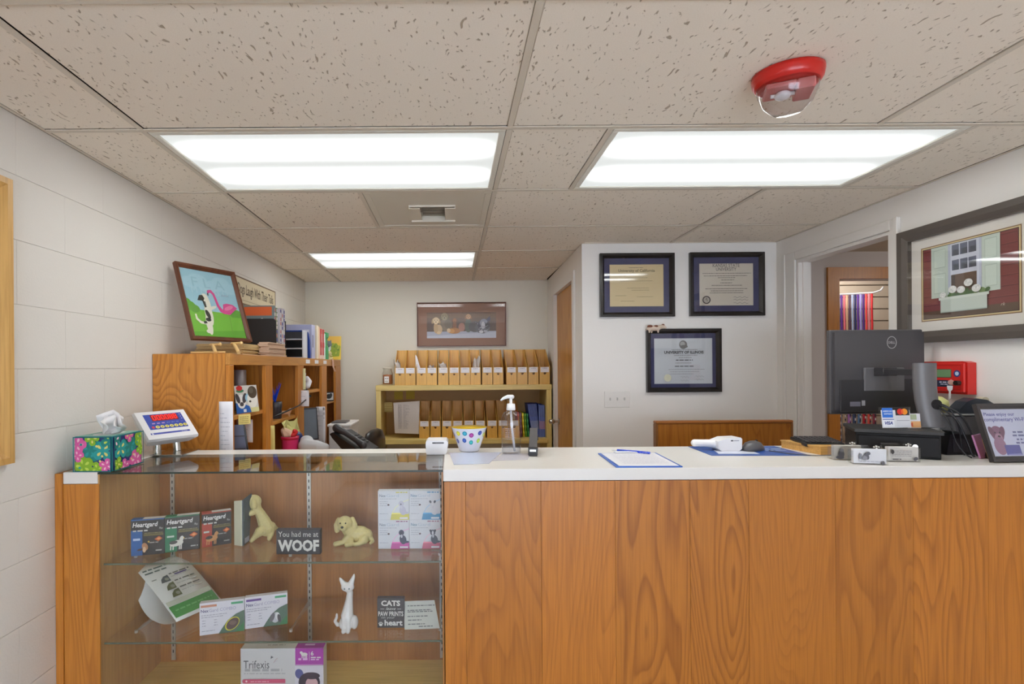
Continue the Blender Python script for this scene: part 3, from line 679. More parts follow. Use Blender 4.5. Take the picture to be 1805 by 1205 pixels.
# poster of a cat and a flamingo, leaning on an easel
t, p = frame('brown framed poster of a cat hugging a pink flamingo, propped above the bookcase', .333, .392, Vector((-1.199, 2.37, 1.563)) + Vector((math.cos(1.079), math.sin(1.079), 0)) * .1665, 1.079, .021, .02, wood('walnut_frame', (108, 62, 40), (74, 40, 26), ring=3), PAPER, lean=.341, name='poster')
A0, A1, B0, B1 = .021, .312, .021, .371; pw, ph = A1 - A0, B1 - B0
pt = lambda a, b_: (A0 + pw * a, B0 + ph * b_)
p.poly((156, 200, 214), [pt(0, 0), pt(1, 0), pt(1, 1), pt(0, 1)])
for k in range(6): p.ell((168, 208, 220), *pt(.15 + .15 * k, .8 + .06 * math.sin(k * 2)), .05, .03)
p.text((150, 193, 207), 'F L A', *pt(.18, .74), .05, pw * .62); p.text((176, 210, 220), 'M I N G O', *pt(.14, .64), .035, pw * .7)
p.poly((118, 186, 62), [pt(0, 0), pt(1, 0), pt(1, .36), pt(0, .40)]).poly((98, 168, 50), [pt(0, 0), pt(1, 0), pt(1, .12), pt(0, .06)])
for a, b_, r in ((.04, .44, .03), (.12, .40, .026), (.0, .5, .02), (.93, .38, .028), (.84, .36, .02)): p.ell((96, 160, 56), *pt(a, b_), r, r * .8)
PK = (214, 72, 140)
p.line((110, 150, 64), [pt(.76, .40), pt(.735, .06)], .003).line((110, 150, 64), [pt(.735, .06), pt(.9, .062)], .002)
p.poly(PK, [pt(.58, .41), pt(.66, .36), pt(.78, .355), pt(.86, .41), pt(.96, .47), pt(.88, .52), pt(.76, .53), pt(.68, .51), pt(.66, .43)])
p.line(PK, [pt(.67, .39), pt(.62, .41), pt(.575, .48), pt(.555, .58), pt(.535, .655), pt(.49, .695), pt(.445, .685), pt(.425, .65)], [.022, .02, .015, .013, .014, .018, .016, .006])
p.ell((232, 130, 170), *pt(.78, .46), .03, .010, .4).ell((60, 40, 40), *pt(.425, .64), .004, .008)
CW, CB = (226, 222, 204), (54, 58, 54)
p.ell(CW, *pt(.37, .47), .018, .055).ell(CW, *pt(.355, .33), .021, .06).ell(CW, *pt(.315, .18), .016, .055).ell(CW, *pt(.28, .075), .014, .010).ell(CW, *pt(.44, .43), .030, .008, .4)
p.ell(CW, *pt(.345, .58), .020, .022).poly(CB, [pt(.20, .53), pt(.25, .61), pt(.31, .62), pt(.34, .57), pt(.31, .53)]).poly(CB, [pt(.29, .54), pt(.34, .52), pt(.345, .44), pt(.31, .43)]).ell(CB, *pt(.335, .33), .011, .024, .3).ell(CB, *pt(.32, .25), .015, .010)
p.line(CW, [pt(.27, .19), pt(.17, .20), pt(.11, .25), pt(.105, .32)], [.012, .014, .012, .008]).line(CB, [pt(.28, .21), pt(.22, .20)], .012)
p.text((140, 150, 176), 'AHHH', *pt(.68, .63), .012, .045, shear=.2)
p.build('poster_print', t)
# easel pegs below it
e = thing('easel', 'small pale wooden easel with two round pegs under the flamingo poster', 'easel', (-1.15, 2.46, 1.502))
PEG = mat('pale_dowel', (216, 178, 118), .5)
n_ = Vector((math.sin(1.079), -math.cos(1.079), 0))
for a_, b_ in (((376, 607), (380, 620)), ((413, 605), (421, 621))):
    top, ft = P(*a_, 2.43), P(*b_, 2.36); ft.z = HT_ = 1.503
    MB().cyl(top - n_ * .02, top + n_ * .045, .0058).ball(top + n_ * .047, .0085).build('peg', PEG, e, world=True)
    MB().cyl(top - Vector((0, 0, .004)), ft, .0085, .0085, n=8).build('leg', PEG, e, world=True)
MB().box(-.06, .10, -.075, -.063, .0, .010, b=.002).build('base', PEG, e)
# Dogs Laugh sign on the block wall
sg = thing('wall_sign', 'long cream wooden sign reading Dogs Laugh With Their Tails', 'sign', (XL + .0005, 3.52, 1.845), PI / 2)
SGM = mat('cream_sign_board', (214, 200, 168), .6)
MB().box(-.38, .38, -.014, 0, 0, .165, b=.002).build('board', SGM, sg)
MB().box(-.38, .38, -.016, -.0145, .158, .165).box(-.38, .38, -.016, -.0145, 0, .004).box(.374, .38, -.016, -.0145, .004, .158).box(-.38, -.374, -.016, -.0145, .004, .158).build('edging', mat('sign_edging', (120, 96, 72), .6), sg)
p = PR((-.38, -.0145, 0)); p.text((88, 70, 56), 'Dogs Laugh With Their Tails', .075, .042, .085, .635, bold=.01, shear=.05); p.rect((150, 128, 100), .02, .022, .74, .0245); p.build('lettering', sg)
# oak frame edge by the camera on the block wall
t, p = frame('light oak cork board frame on the block wall, beside the tissue box', .9, .855, (XL + .0005, 1.112, 1.151), PI / 2, .036, .022, wood('light_oak', (212, 168, 100), (180, 132, 66), ring=4), mat('cork', (176, 132, 84), .9, var=.3, bscale=200), glaze=False, name='cork_board', cat='cork board')
p.rect((226, 222, 214), .2, .3, .42, .58); p.words((90, 88, 90), .22, .40, .52, .01); p.build('notice', t)
# switch plate
t = thing('switch_plate', 'white triple light switch plate beneath the tan diploma', 'light switch', (1.063, YM - .0005, 1.163))
MB().box(-.082, .082, -.006, 0, 0, .105, b=.002).build('plate', TRIMW, t)
for k in (-1, 0, 1):
    MB().box(k * .046 - .004, k * .046 + .004, -.014, -.0062, .046, .064, b=.001).build('toggle', mat('toggle_grey', (190, 186, 182), .4), t)
# low oak panel in front of the diploma wall
t = thing('desk_panel', 'low amber oak desk panel with a capped top edge below the diplomas', 'panel', (1.518, 2.9, 0))
MB().box(-.372, .372, -.015, .015, 0, 1.105).build('panel', wood('amber_panel', (176, 112, 38), (140, 80, 20), ring=5, axis='Z', across=4), t)
MB().box(-.384, .384, -.022, .022, 1.1055, 1.121, b=.004).build('cap', mat('panel_cap', (158, 98, 44), .4), t)
for k in (-1, 1): MB().box(k * .378 - .006, k * .378 + .006, -.02, .02, 0, 1.105, b=.002).build('edge_strip', mat('panel_edge', (128, 84, 44), .4), t)
# ================================================================== inside the display case
def carton(name, label, cat, a, b, H, dep, top=None, z=None, side=(222, 222, 222), group=None):
    """folding carton whose lower front edge runs from a to b; local x from 0 to its width"""
    a, b = Vector(a), Vector(b); wd = (b - a).length; rz = math.atan2(b.y - a.y, b.x - a.x)
    t = thing(name, label, cat, a, rz, group=group)
    MB().box(.0003, wd - .0003, 0, dep, 0, H, b=.0008).build('carton', mat('carton_%d_%d_%d' % side, side, .45), t)
    return t, PR((0, 0, 0)), PR((0, 0, H), (1, 0, 0), (0, 1, 0)), wd
HG = [((231, 980), (290, 975), (36, 92, 158), 'blue', .128), ((291, 974), (352, 966.5), (22, 116, 72), 'green', .128), ((356, 965), (408, 957), (176, 62, 38), 'rust red', .126)]
for (a, b, col, nm, H), extra in zip(HG, ('lone dog head', 'standing dog', 'standing golden dog')):
    t, p, q, wd = carton('medicine_box', 'black medicine carton with a %s band, on the upper glass shelf' % nm, 'medicine box', G(*a, SF), G(*b, SF), H, .028, side=(34, 30, 30), group='heartworm chew cartons')
    p.rect((44, 38, 34), 0, 0, wd, H).rect(col, 0, 0, wd * .34, H).rect((44, 38, 34), 0, H * .70, wd, H * .97).rect(col, 0, H * .97, wd, H)
    p.text((236, 234, 230), 'Heartgard', wd * .05, H * .745, H * .17, wd * .76, bold=.02, shear=.2).text((210, 208, 200), 'Plus', wd * .85, H * .70, H * .06, wd * .1, shear=.2)
    p.words((206, 204, 196), wd * .06, wd * .5, H * .665, H * .04).rect((112, 98, 48), wd * .38, H * .53, wd * .97, H * .585).words((150, 138, 84), wd * .4, wd * .95, H * .60, H * .02)
    p.poly((206, 96, 40), [(wd * .70, H * .43), (wd * .82, H * .36), (wd * .95, H * .44), (wd * .84, H * .51)]).poly((236, 160, 96), [(wd * .76, H * .44), (wd * .83, H * .40), (wd * .9, H * .44), (wd * .84, H * .475)])
    p.ell((214, 178, 66), wd * .53, H * .37, wd * .03).words((180, 176, 168), wd * .56, wd * .82, H * .33, H * .025).words((180, 176, 168), wd * .74, wd * .95, H * .1, H * .035).rect((30, 26, 24), wd * .52, H * .1, wd * .72, H * .2)
    if nm == 'blue':
        p.words((196, 214, 236), wd * .07, wd * .28, H * .42, H * .06).ell((196, 140, 96), wd * .42, H * .24, wd * .09, H * .11, .3).ell((70, 46, 36), wd * .30, H * .17, wd * .12, H * .03, .2).ell((226, 190, 150), wd * .40, H * .16, wd * .05, H * .08)
    else:
        fur = (220, 216, 206) if nm == 'green' else (206, 148, 90)
        p.ell(fur, wd * .33, H * .24, wd * .20, H * .085, .15).ell(fur, wd * .47, H * .34, wd * .06, H * .10, -.3).ell((56, 52, 48), wd * .24, H * .27, wd * .12, H * .05, .1)
        for k in (.17, .24, .42, .47): p.line(fur, [(wd * k, H * .22), (wd * (k - .01), H * .06)], wd * .035)
        p.words((200, 210, 200), wd * .06, wd * .3, H * .42, H * .05)
    p.build('box_print', t); q.rect(col, 0, 0, wd * .34, .028).rect((228, 226, 222), wd * .34, 0, wd, .028); q.build('top_print', t)
# standing greeting card seen almost edge on
t = thing('picture_card', 'upright white edged card with a dark photo, facing the upright puppy', 'card', P(413, 957, 1.94) * 1, 0)
t.location.z = SF; WM[t.name] = Matrix.Translation((t.location.x, 1.94, SF)); t.location.y = 1.94
cl = lambda px, Y: P(px, 930, Y).x - t.location.x
MB().add([(0, 0, 0), (.030, -.012, 0), (.034, -.010, 0), (.004, .002, 0), (0, 0, .165), (.03, -.012, .170), (.034, -.01, .170), (.004, .002, .165)], [(0, 1, 2, 3), (4, 5, 6, 7), (0, 1, 5, 4), (1, 2, 6, 5), (2, 3, 7, 6), (3, 0, 4, 7)]).build('front_leaf', mat('card_cream', (206, 204, 178), .5), t)
MB().add([(.034, -.01, 0), (.038, -.009, 0), (.041, .040, 0), (.037, .040, 0), (.034, -.01, .170), (.038, -.009, .170), (.050, .044, .182), (.046, .044, .182)], [(0, 1, 2, 3), (4, 5, 6, 7), (0, 1, 5, 4), (1, 2, 6, 5), (2, 3, 7, 6), (3, 0, 4, 7)]).build('back_leaf', mat('card_slate', (62, 74, 82), .35), t)
p = PR((.0389, -.0088, 0), (.003, .049, 0)); p.rect((176, 178, 194), .008, .005, .045, .085).poly((96, 128, 118), [(.0, .09), (.047, .12), (.047, .175), (.01, .165)]).ell((214, 216, 220), .025, .125, .016, .022).ell((90, 96, 104), .02, .14, .012).build('photo', t)
CREAMD = mat('cream_resin', (222, 206, 142), .5, var=.12, bscale=160, bump=.2); EYE = mat('figurine_eye', (40, 32, 28), .2)
def face(parent, c, s, yaw, hd):
    dx, dy = math.sin(yaw), -math.cos(yaw); rx, ry = math.cos(yaw), math.sin(yaw)
    MB().ball((c[0] + dx * s * hd, c[1] + dy * s * hd, c[2] - s * .12), s * .2, s * .2, s * .16).build('nose', EYE, parent)
    for k in (-1, 1): MB().ball((c[0] + dx * s * .94 + rx * s * .38 * k, c[1] + dy * s * .94 + ry * s * .40 * k, c[2] + s * .30), s * .11).build('eye', EYE, parent)
t = thing('puppy_figurine', 'cream puppy figurine standing up on its hind legs by the photo card', 'figurine', Vector(G(463, 950, SF)))
MB().limb([(.014, .005, .040, .030), (.006, .002, .066, .025), (-.006, 0, .094, .020), (-.016, -.004, .115, .017)]).limb([(-.016, -.004, .115, .016), (-.026, -.006, .138, .022)]).ball((-.030, -.008, .148), .029, .026, .027).limb([(-.05, -.012, .143, .017), (-.064, -.016, .138, .013)]).limb([(-.004, -.02, .036, .019), (-.02, -.026, .018, .011), (-.03, -.034, .006, .008)]).limb([(.026, .014, .042, .022), (.032, .0, .02, .012), (.03, -.012, .007, .009)]) \
    .limb([(-.03, -.022, .11, .012), (-.056, -.028, .104, .009), (-.074, -.026, .108, .008)]).limb([(-.026, .012, .112, .012), (-.056, .012, .112, .009)]).limb([(.03, .02, .05, .01), (.046, .03, .03, .007)]).limb([(-.022, -.03, .156, .009), (-.018, -.034, .136, .011)]).build('body', CREAMD, t, remesh=.0023)
face(t, (-.04, -.010, .148), .024, -1.15, 1.42)
t = thing('puppy_figurine', 'cream puppy figurine lying down on the upper glass shelf', 'figurine', Vector(G(624, 958, SF)))
MB().limb([(-.01, .01, .034, .030), (.025, .015, .032, .030), (.045, .012, .028, .025)]).limb([(-.012, .004, .04, .026), (-.026, -.004, .064, .024)]).ball((-.032, -.010, .082), .029, .027, .026).ball((-.034, -.032, .072), .016, .014, .013) \
    .limb([(-.058, .002, .090, .009), (-.065, .000, .070, .011), (-.063, -.002, .052, .010)]).limb([(-.006, .004, .092, .009), (.003, .000, .070, .011), (.001, -.002, .052, .010)]).limb([(-.02, -.012, .03, .014), (-.036, -.024, .014, .010), (-.062, -.032, .010, .010)]).limb([(-.008, -.02, .02, .012), (-.004, -.03, .009, .009), (-.02, -.036, .008, .009)]) \
    .limb([(.04, -.012, .02, .018), (.026, -.026, .010, .010), (.01, -.03, .008, .008)]).limb([(.06, .01, .02, .010), (.072, -.008, .012, .007), (.066, -.024, .010, .006)]).build('body', CREAMD, t, remesh=.0023)
face(t, (-.034, -.010, .080), .026, .0, 1.45)
# WOOF block sign
t, p, q, wd = carton('block_sign', 'dark wooden block sign saying You had me at WOOF', 'sign', G(487, 976.5, SF), G(565, 976.5, SF), .088, .022, side=(52, 50, 54))
p.text((214, 212, 206), 'You had me at', .008, .062, .019, wd * .9).text((220, 218, 212), 'WOOF', .006, .010, .042, wd * .93, bold=.045); p.build('lettering', t)
# four white cartons, two on two
nx0, nx1 = -.275, -.046; NW = .1135; YN = 1.888; NH = .1055
for r in (0, 1):
    for c in (0, 1):
        col = [((206, 92, 168), (212, 112, 140)), ((212, 204, 92), (56, 140, 190))][r][c]
        nm = [('purple', 'coral pink'), ('yellow', 'sky blue')][r][c]; pos = ('topmost', 'lowest')[1 - r]
        a = Vector((nx0 + c * (NW + .001), YN, SF + r * (NH + .0005)))
        t, p, q, wd = carton('medicine_box', 'white chew carton with a %s corner band, in the stack of four' % nm, 'medicine box', a, a + Vector((NW, 0, 0)), NH, .03, side=(218, 218, 222), group='white flea chew cartons')
        p.rect((216, 218, 224), 0, 0, wd, NH); p.text((86, 128, 160) if c else (120, 130, 150), 'Nex', wd * .05, NH * .78, NH * .105, wd * .2, bold=.01).text((176, 190, 206), 'Gard', wd * .27, NH * .78, NH * .105, wd * .4)
        for k, f in enumerate((.71, .62, .55, .48, .2)): p.words((178, 180, 190), wd * .05, wd * (.6 if k == 0 else .32), NH * f, NH * .022)
        p.words((150, 90, 120) if not r else col, wd * .58, wd * .95, NH * .93, NH * .035)
        p.poly(col, [(wd * .40, 0), (wd, 0), (wd, NH * .20), (wd * .44, NH * .20)]).poly([min(255, k + 40) for k in col], [(wd * .44, NH * .20), (wd, NH * .20), (wd, NH * .24), (wd * .46, NH * .24)])
        p.line([min(255, k + 50) for k in col], [(wd * .44, NH * .2), (wd * .56, NH * .42), (wd * .76, NH * .6), (wd, NH * .7)], .0012); p.ell((92, 70, 74), wd * .34, NH * .52, wd * .035, NH * .03).rect((236, 234, 240), wd * .7, NH * .03, wd * .96, NH * .09)
        fur, f2 = [((74, 76, 98), (80, 82, 100)), ((196, 194, 210), (214, 214, 222))][r][c], (60, 60, 74)
        p.ell(fur, wd * .80, NH * .32, wd * .11, NH * .16, .25).ell(fur, wd * .75, NH * .56, wd * .085, NH * .10).ell(fur, wd * .92, NH * .24, wd * .08, NH * .04).ell((206, 206, 216), wd * .76, NH * .44, wd * .03, NH * .06).ell((36, 34, 44), wd * .74, NH * .54, wd * .02)
        if c: p.ell(f2, wd * .68, NH * .62, wd * .035, NH * .05, .5).ell(f2, wd * .82, NH * .62, wd * .035, NH * .05, -.5).ell((226, 226, 232), wd * .75, NH * .55, wd * .03, NH * .07)
        p.build('box_print', t)
# looped brochure on the lower shelf
wB, hB, lean = .186, .299, 1.084
t = thing('brochure', 'looped white brochure with a green band, on the lower glass shelf', 'brochure', (-.990, 1.842, SL + .0008), 1.05)
z0 = .030; ty, tz = math.sin(lean) * hB, math.cos(lean) * hB + z0            # the front panel leans far back
prof = [(ty * k / 8, z0 + (tz - z0) * k / 8 + .006 * math.sin(PI * k / 8)) for k in range(9)]
for k in range(1, 15):                                                        # then the sheet loops down and forward again
    a = k / 14; b0, b1, b2, b3 = (1 - a) ** 3, 3 * a * (1 - a) ** 2, 3 * a * a * (1 - a), a ** 3
    prof.append((b0 * ty + b1 * (ty + .02) + b2 * (ty * .62) + b3 * .01, b0 * tz + b1 * (tz - .14) + b2 * -.045 + b3 * (z0 - .004)))
MB().sheet([[(x, q[0], max(q[1], .0006)) for q in prof] for x in [wB * k / 3 for k in range(4)]], .0006).build('folded_sheet', mat('brochure_paper', (222, 224, 220), .6), t)
dv = Vector((0, ty, tz - z0)); Lf = dv.length; nrm = Vector((1, 0, 0)).cross(dv.normalized())
p = PR(); p.mp = lambda x, y, h: Vector((x, y / Lf * ty, z0 + y / Lf * (tz - z0) + .006 * math.sin(PI * y / Lf))) + nrm * (h + .0008)
strip = lambda c, x0, y0, x1, y1: [p.rect(c, x0, y0 + (y1 - y0) * k / 3, x1, y0 + (y1 - y0) * (k + 1) / 3) for k in range(3)]
strip((74, 154, 74), .006, .014, wB - .006, .066); p.words((120, 190, 120), .02, wB - .02, .040, .006)
strip((206, 212, 196), .006, .068, wB - .006, .088)
p.words((90, 110, 104), .012, .115, .262, .007).words((90, 110, 104), .012, .095, .244, .007)
for k, y in enumerate((.182, .140, .102)):
    p.words((112, 116, 112), .085, wB - .02, y + .026, .006).poly((84, 92, 96) if k == 0 else (96, 104, 66), [(.04, y - .006), (.076, y - .006), (.078, y + .028), (.060, y + .025), (.046, y + .012)]).ell((150, 156, 140), .066, y + .008, .008).words((190, 194, 190), .084, wB - .02, y + .010, .004)
p.rect((86, 74, 150), .10, .196, .15, .202).words((150, 156, 150), .014, .036, .20, .005); p.build('brochure_print', t)
# combo cartons
for a, b, col, nm, ring in (((352, 1120), (431, 1110), (196, 132, 104), 'tan', (214, 206, 70)), ((432, 1108.5), (507, 1098), (104, 72, 150), 'violet', (150, 150, 140))):
    t, p, q, wd = carton('medicine_box', 'white carton with a %s corner label and a round animal picture' % nm, 'medicine box', G(*a, SL), G(*b, SL), .112, .022, side=(224, 222, 226))
    H = .112; p.rect((220, 218, 226), 0, 0, wd, H).rect(col, wd * .03, H * .86, wd * .38, H * .93).rect((82, 166, 120), wd * .70, H * .87, wd * .97, H * .94)
    p.text((86, 82, 130), 'Nex', wd * .03, H * .70, H * .10, wd * .17, bold=.02).text((150, 146, 176), 'Gard', wd * .21, H * .70, H * .10, wd * .2).text((166, 160, 190), 'COMBO', wd * .45, H * .70, H * .10, wd * .36)
    for f, a_, b_ in ((.60, .04, .62), (.54, .04, .52), (.44, .06, .14), (.44, .32, .4), (.36, .06, .14), (.36, .32, .4), (.28, .06, .14), (.28, .32, .4), (.12, .05, .34)): p.words((164, 162, 176), wd * a_, wd * b_, H * f, H * .022)
    p.poly((92, 116, 100), [(wd, 0), (wd, H * .66), (wd * .8, H * .56), (wd * .62, H * .38), (wd * .5, H * .16), (wd * .42, 0)])
    p.poly((70, 128, 84), [(wd, 0), (wd, H * .3), (wd * .78, 0)])
    if nm == 'tan': p.ell(ring, wd * .73, H * .27, wd * .19, H * .17, .75).ell((92, 72, 72), wd * .735, H * .27, wd * .165, H * .145, .75).ell((120, 96, 90), wd * .74, H * .3, wd * .08, H * .07)
    else: p.ell((196, 196, 204), wd * .72, H * .26, wd * .10, H * .17, -.2).ell((116, 112, 120), wd * .64, H * .28, wd * .05, H * .15, -.3).ell((226, 226, 228), wd * .76, H * .3, wd * .05, H * .12).ell((88, 84, 92), wd * .80, H * .22, wd * .04, H * .14, .2)
    p.build('box_print', t)
# white ceramic cat
t = thing('cat_figurine', 'tall slender white ceramic cat figurine on the lower glass shelf', 'figurine', Vector(G(612, 1110, SL)))
CER = mat('white_ceramic', (226, 224, 222), .15)
MB().limb([(.006, .004, .024, .022), (.0, 0, .05, .023), (.004, 0, .078, .018), (.008, 0, .108, .0135), (.011, 0, .134, .0115)]).limb([(.011, 0, .134, .010), (.006, -.002, .150, .016)]).ball((.004, -.004, .155), .024, .018, .016).limb([(-.010, -.002, .164, .011), (-.022, 0, .180, .006), (-.025, 0, .187, .002)]).limb([(.016, -.002, .168, .011), (.0245, 0, .190, .006), (.0265, 0, .200, .002)]) \
    .limb([(-.008, -.012, .05, .010), (-.008, -.016, .012, .008), (-.009, -.022, .006, .008)]).limb([(.008, -.012, .05, .010), (.008, -.016, .012, .008), (.007, -.022, .006, .008)]).ball((.026, .0, .028), .014, .02, .024).ball((-.016, .0, .024), .013, .02, .020) \
    .limb([(-.02, .012, .016, .007), (-.036, .006, .016, .0065), (-.043, .0, .032, .006), (-.036, -.004, .048, .0052), (-.036, -.004, .058, .004)]).build('body', CER, t, remesh=.0022)
for k in (-1, 1): MB().ball((.004 + k * .008, -.0205, .155), .0026).build('eye', mat('cat_eye', (120, 140, 140), .2), t)
# CATS block sign
t, p, q, wd = carton('block_sign', 'square charcoal block sign about cats leaving paw prints', 'sign', G(665, 1106, SL), G(713, 1106, SL), .106, .02, side=(70, 66, 68))
Wt = (224, 222, 218)
p.text(Wt, 'CATS', wd / 2, .078, .020, wd * .70, bold=.04, al='c').text(Wt, 'leave', wd / 2, .064, .010, wd * .36, shear=.4, al='c').rect(Wt, wd * .12, .067, wd * .26, .0683).rect(Wt, wd * .74, .067, wd * .88, .0683)
p.text(Wt, 'PAW PRINTS', wd / 2, .042, .017, wd * .92, bold=.02, al='c').text((190, 188, 186), 'on your', wd * .40, .031, .008, wd * .5, al='c').text(Wt, 'heart', wd * .60, .008, .021, wd * .66, bold=.03, al='c')
p.ell(Wt, wd * .13, .011, .0055, .0045)
for dx, dy in ((-.006, .004), (-.002, .0075), (.003, .0075), (.0065, .004)): p.ell(Wt, wd * .13 + dx, .012 + dy, .0018, .0024)
p.build('lettering', t)
# paper tent card
pa = G(716, 1093, SL); t = thing('tent_card', 'white folded paper tent card beside the cats sign', 'card', (-.176, 1.835, SL), .06)
MB().add([(0, 0, .001), (.125, 0, .001), (.108, .045, .082), (-.004, .045, .082), (-.002, .09, .001), (.118, .09, .001)], [(0, 1, 2, 3), (2, 3, 4, 5)]).build('folded_paper', mat('tent_paper', (206, 208, 200), .7), t)
for k, m_ in enumerate(()): pass
dv = Vector((0, .045, .081)); p = PR((0, -.0002, .001), (1, 0, 0), dv)
for f, a_, b_ in ((.075, .01, .11), (.06, .01, .095), (.055, .01, .1), (.04, .01, .085), (.028, .012, .06), (.015, .012, .075), (.007, .05, .1)): p.words((120, 122, 124), a_, b_, f, .0032)
p.build('print', t)
# large tablet carton on the case floor
t, p, q, wd = carton('medicine_box', 'large white tablet carton with a magenta corner on the case floor', 'medicine box', (-.774, 1.87, ZB), (-.474, 1.87, ZB), .181, .05, side=(222, 222, 216))
H = .181; p.rect((204, 204, 206), 0, 0, wd, H).rect((172, 62, 168), wd * .66, H * .66, wd, H).text((84, 84, 90), 'Trifexis', wd * .035, H * .60, H * .16, wd * .31, bold=.0)
p.words((166, 166, 172), wd * .05, wd * .50, H * .545, H * .05).words((180, 180, 184), wd * .04, wd * .55, H * .49, H * .025).rect((206, 84, 122), wd * .04, H * .31, wd * .54, H * .39).ell((206, 84, 122), wd * .04, H * .35, wd * .02, H * .04).ell((240, 220, 226), wd * .07, H * .35, wd * .012).words((232, 160, 180), wd * .12, wd * .34, H * .335, H * .02)
p.poly((96, 96, 104), [(wd * .365, H * .80), (wd * .40, H * .83), (wd * .37, H * .86)]).line((170, 130, 140), [(wd * .40, H * .72), (wd * .43, H * .79), (wd * .45, H * .81)], .0015).line((170, 170, 190), [(wd * .42, H * .74), (wd * .45, H * .77)], .0012)
p.ell(Wt, wd * .77, H * .885, wd * .04, H * .035).ell(Wt, wd * .735, H * .92, wd * .018, H * .025)
for k in (.745, .765, .785, .80): p.line(Wt, [(wd * k, H * .88), (wd * k, H * .81)], wd * .010)
p.rect(Wt, wd * .83, H * .76, wd * .834, H * .94).text(Wt, '6', wd * .85, H * .86, H * .09, bold=.02).words(Wt, wd * .85, wd * .97, H * .81, H * .025).words((226, 190, 226), wd * .70, wd * .81, H * .77, H * .04).words((226, 190, 226), wd * .85, wd * .95, H * .77, H * .025).rect((206, 140, 204), wd * .67, H * .675, wd * .99, H * .69)
p.rect((214, 210, 222), wd * .66, 0, wd, H * .655).ell((88, 92, 150), wd * .71, H * .5, wd * .05, H * .1, .3).ell((52, 40, 60), wd * .83, H * .33, wd * .13, H * .20).ell((206, 168, 176), wd * .86, H * .30, wd * .075, H * .13).ell((60, 46, 66), wd * .86, H * .46, wd * .10, H * .07).poly((70, 60, 110), [(wd * .70, 0), (wd, 0), (wd, H * .12), (wd * .8, H * .16)])
p.build('box_print', t); q.rect((172, 62, 168), wd * .66, 0, wd, .05).words((176, 176, 170), wd * .3, wd * .52, .02, .006).words((226, 190, 226), wd * .76, wd * .9, .018, .01); q.build('top_print', t)
# ================================================================== oak bookcase along the block wall
HX = -1.016; HT = 1.500; HY0, HY1 = 2.317, 4.62; TW = .93
t = thing('bookcase', 'long honey oak bookcase with open cubbies along the block wall', 'bookcase', (0, 0, 0))
box(XL + .003, HX - .002, HY0, HY0 + .022, 0, HT - .0005).build('end_panel', OAKE, t)
box(XL + .003, HX - .002, HY1 - .022, HY1, 0, HT - .0005).build('end_panel', OAK, t)
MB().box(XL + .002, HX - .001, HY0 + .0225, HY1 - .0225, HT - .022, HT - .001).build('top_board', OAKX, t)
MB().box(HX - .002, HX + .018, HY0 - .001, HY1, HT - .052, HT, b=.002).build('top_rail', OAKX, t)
box(XL + .002, XL + .010, HY0 + .0225, HY1 - .0225, .1, HT - .0225).build('back_board', OAK, t)
stiles = [(2.316, 2.36), (2.758, 2.868), (3.335, 3.47), (3.945, 4.105), (4.42, 4.62)]
for a, b in stiles:
    s_ = MB().box(HX - .0015, HX + .0185, a, b, 0, HT - .0525, b=.0015).build('stile', OAK, t)
for a, b in stiles[1:-1]: box(XL + .011, HX - .002, (a + b) / 2 - .01, (a + b) / 2 + .01, 0, HT - .0225).build('divider', OAK, t)
SHV = [(2.36, 2.80, 1.212), (2.82, 3.39, 1.130), (3.41, 4.01, 1.274), (4.035, 4.59, 1.160)]
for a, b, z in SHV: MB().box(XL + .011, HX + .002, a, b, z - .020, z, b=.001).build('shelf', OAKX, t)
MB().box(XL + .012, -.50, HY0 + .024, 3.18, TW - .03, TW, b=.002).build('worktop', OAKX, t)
MB().box(-.56, -.52, HY0 + .06, HY0 + .10, 0, TW - .0305).box(-.56, -.52, 3.08, 3.12, 0, TW - .0305).build('worktop_leg', OAK, t)
# things on the bookcase top
KR = mat('manila', (214, 186, 132), .7); KR2 = mat('manila_pinkish', (206, 174, 148), .7)
def leafstack(name, label, cat, c, w_, d_, n, th, m, rz, jit, seed, group=None):
    r = random.Random(seed); t = thing(name, label, cat, c, rz, group=group)
    for k in range(n):
        o = MB().box(-w_ / 2, w_ / 2, -d_ / 2, d_ / 2, .0004, th - .0004, b=.0006).build('folder', m, t); o.location = (r.uniform(-jit, jit), r.uniform(-jit, jit), k * th); o.rotation_euler = (0, 0, r.uniform(-jit, jit) * 2)
    return t
leafstack('folder_stack', 'stack of manila folders under the flamingo poster', 'folders', (-1.19, 2.86, HT + .0005), .24, .44, 8, .0075, KR, 0, .010, 1)
leafstack('paper_stack', 'uneven stack of pinkish papers in front of the black file holder', 'papers', (-1.035, 2.98, HT + .0005), .055, .28, 9, .0085, KR2, 0, .006, 2)
# black file holder with magazines
t = thing('file_holder', 'black file holder with rounded corner on the bookcase top', 'file holder', (-1.19, 3.16, HT + .001))
arc = [(.20, .0), (.20, .20)] + [(.17 + .03 * math.cos(a), .21 + .03 * math.sin(a)) for a in (0, .5, 1.0, 1.57)] + [(-.12, .24), (-.12, .0)]
MB().prism([(-.12, .05), (.115, .05), (.115, .20)] + [(.095 + .02 * math.cos(a), .215 + .02 * math.sin(a)) for a in (.2, .8, 1.57)] + [(-.12, .235)], -.004, 0, 'Y').box(-.12, .115, .18, .184, 0, .235).box(-.12, .115, 0, .18, .048, .052).box(-.12, -.116, 0, .18, .052, .20).build('holder', mat('holder_black', (40, 36, 36), .45), t)
MB().box(-.12, .115, 0, .18, .0, .047, b=.002).build('base', KR, t)
cols = [((122, 136, 136), (226, 106, 52), .315), ((110, 130, 84), (204, 200, 190), .305), ((206, 200, 204), (206, 84, 96), .30), ((198, 190, 196), (216, 196, 184), .31), ((190, 186, 204), (50, 54, 132), .31)]
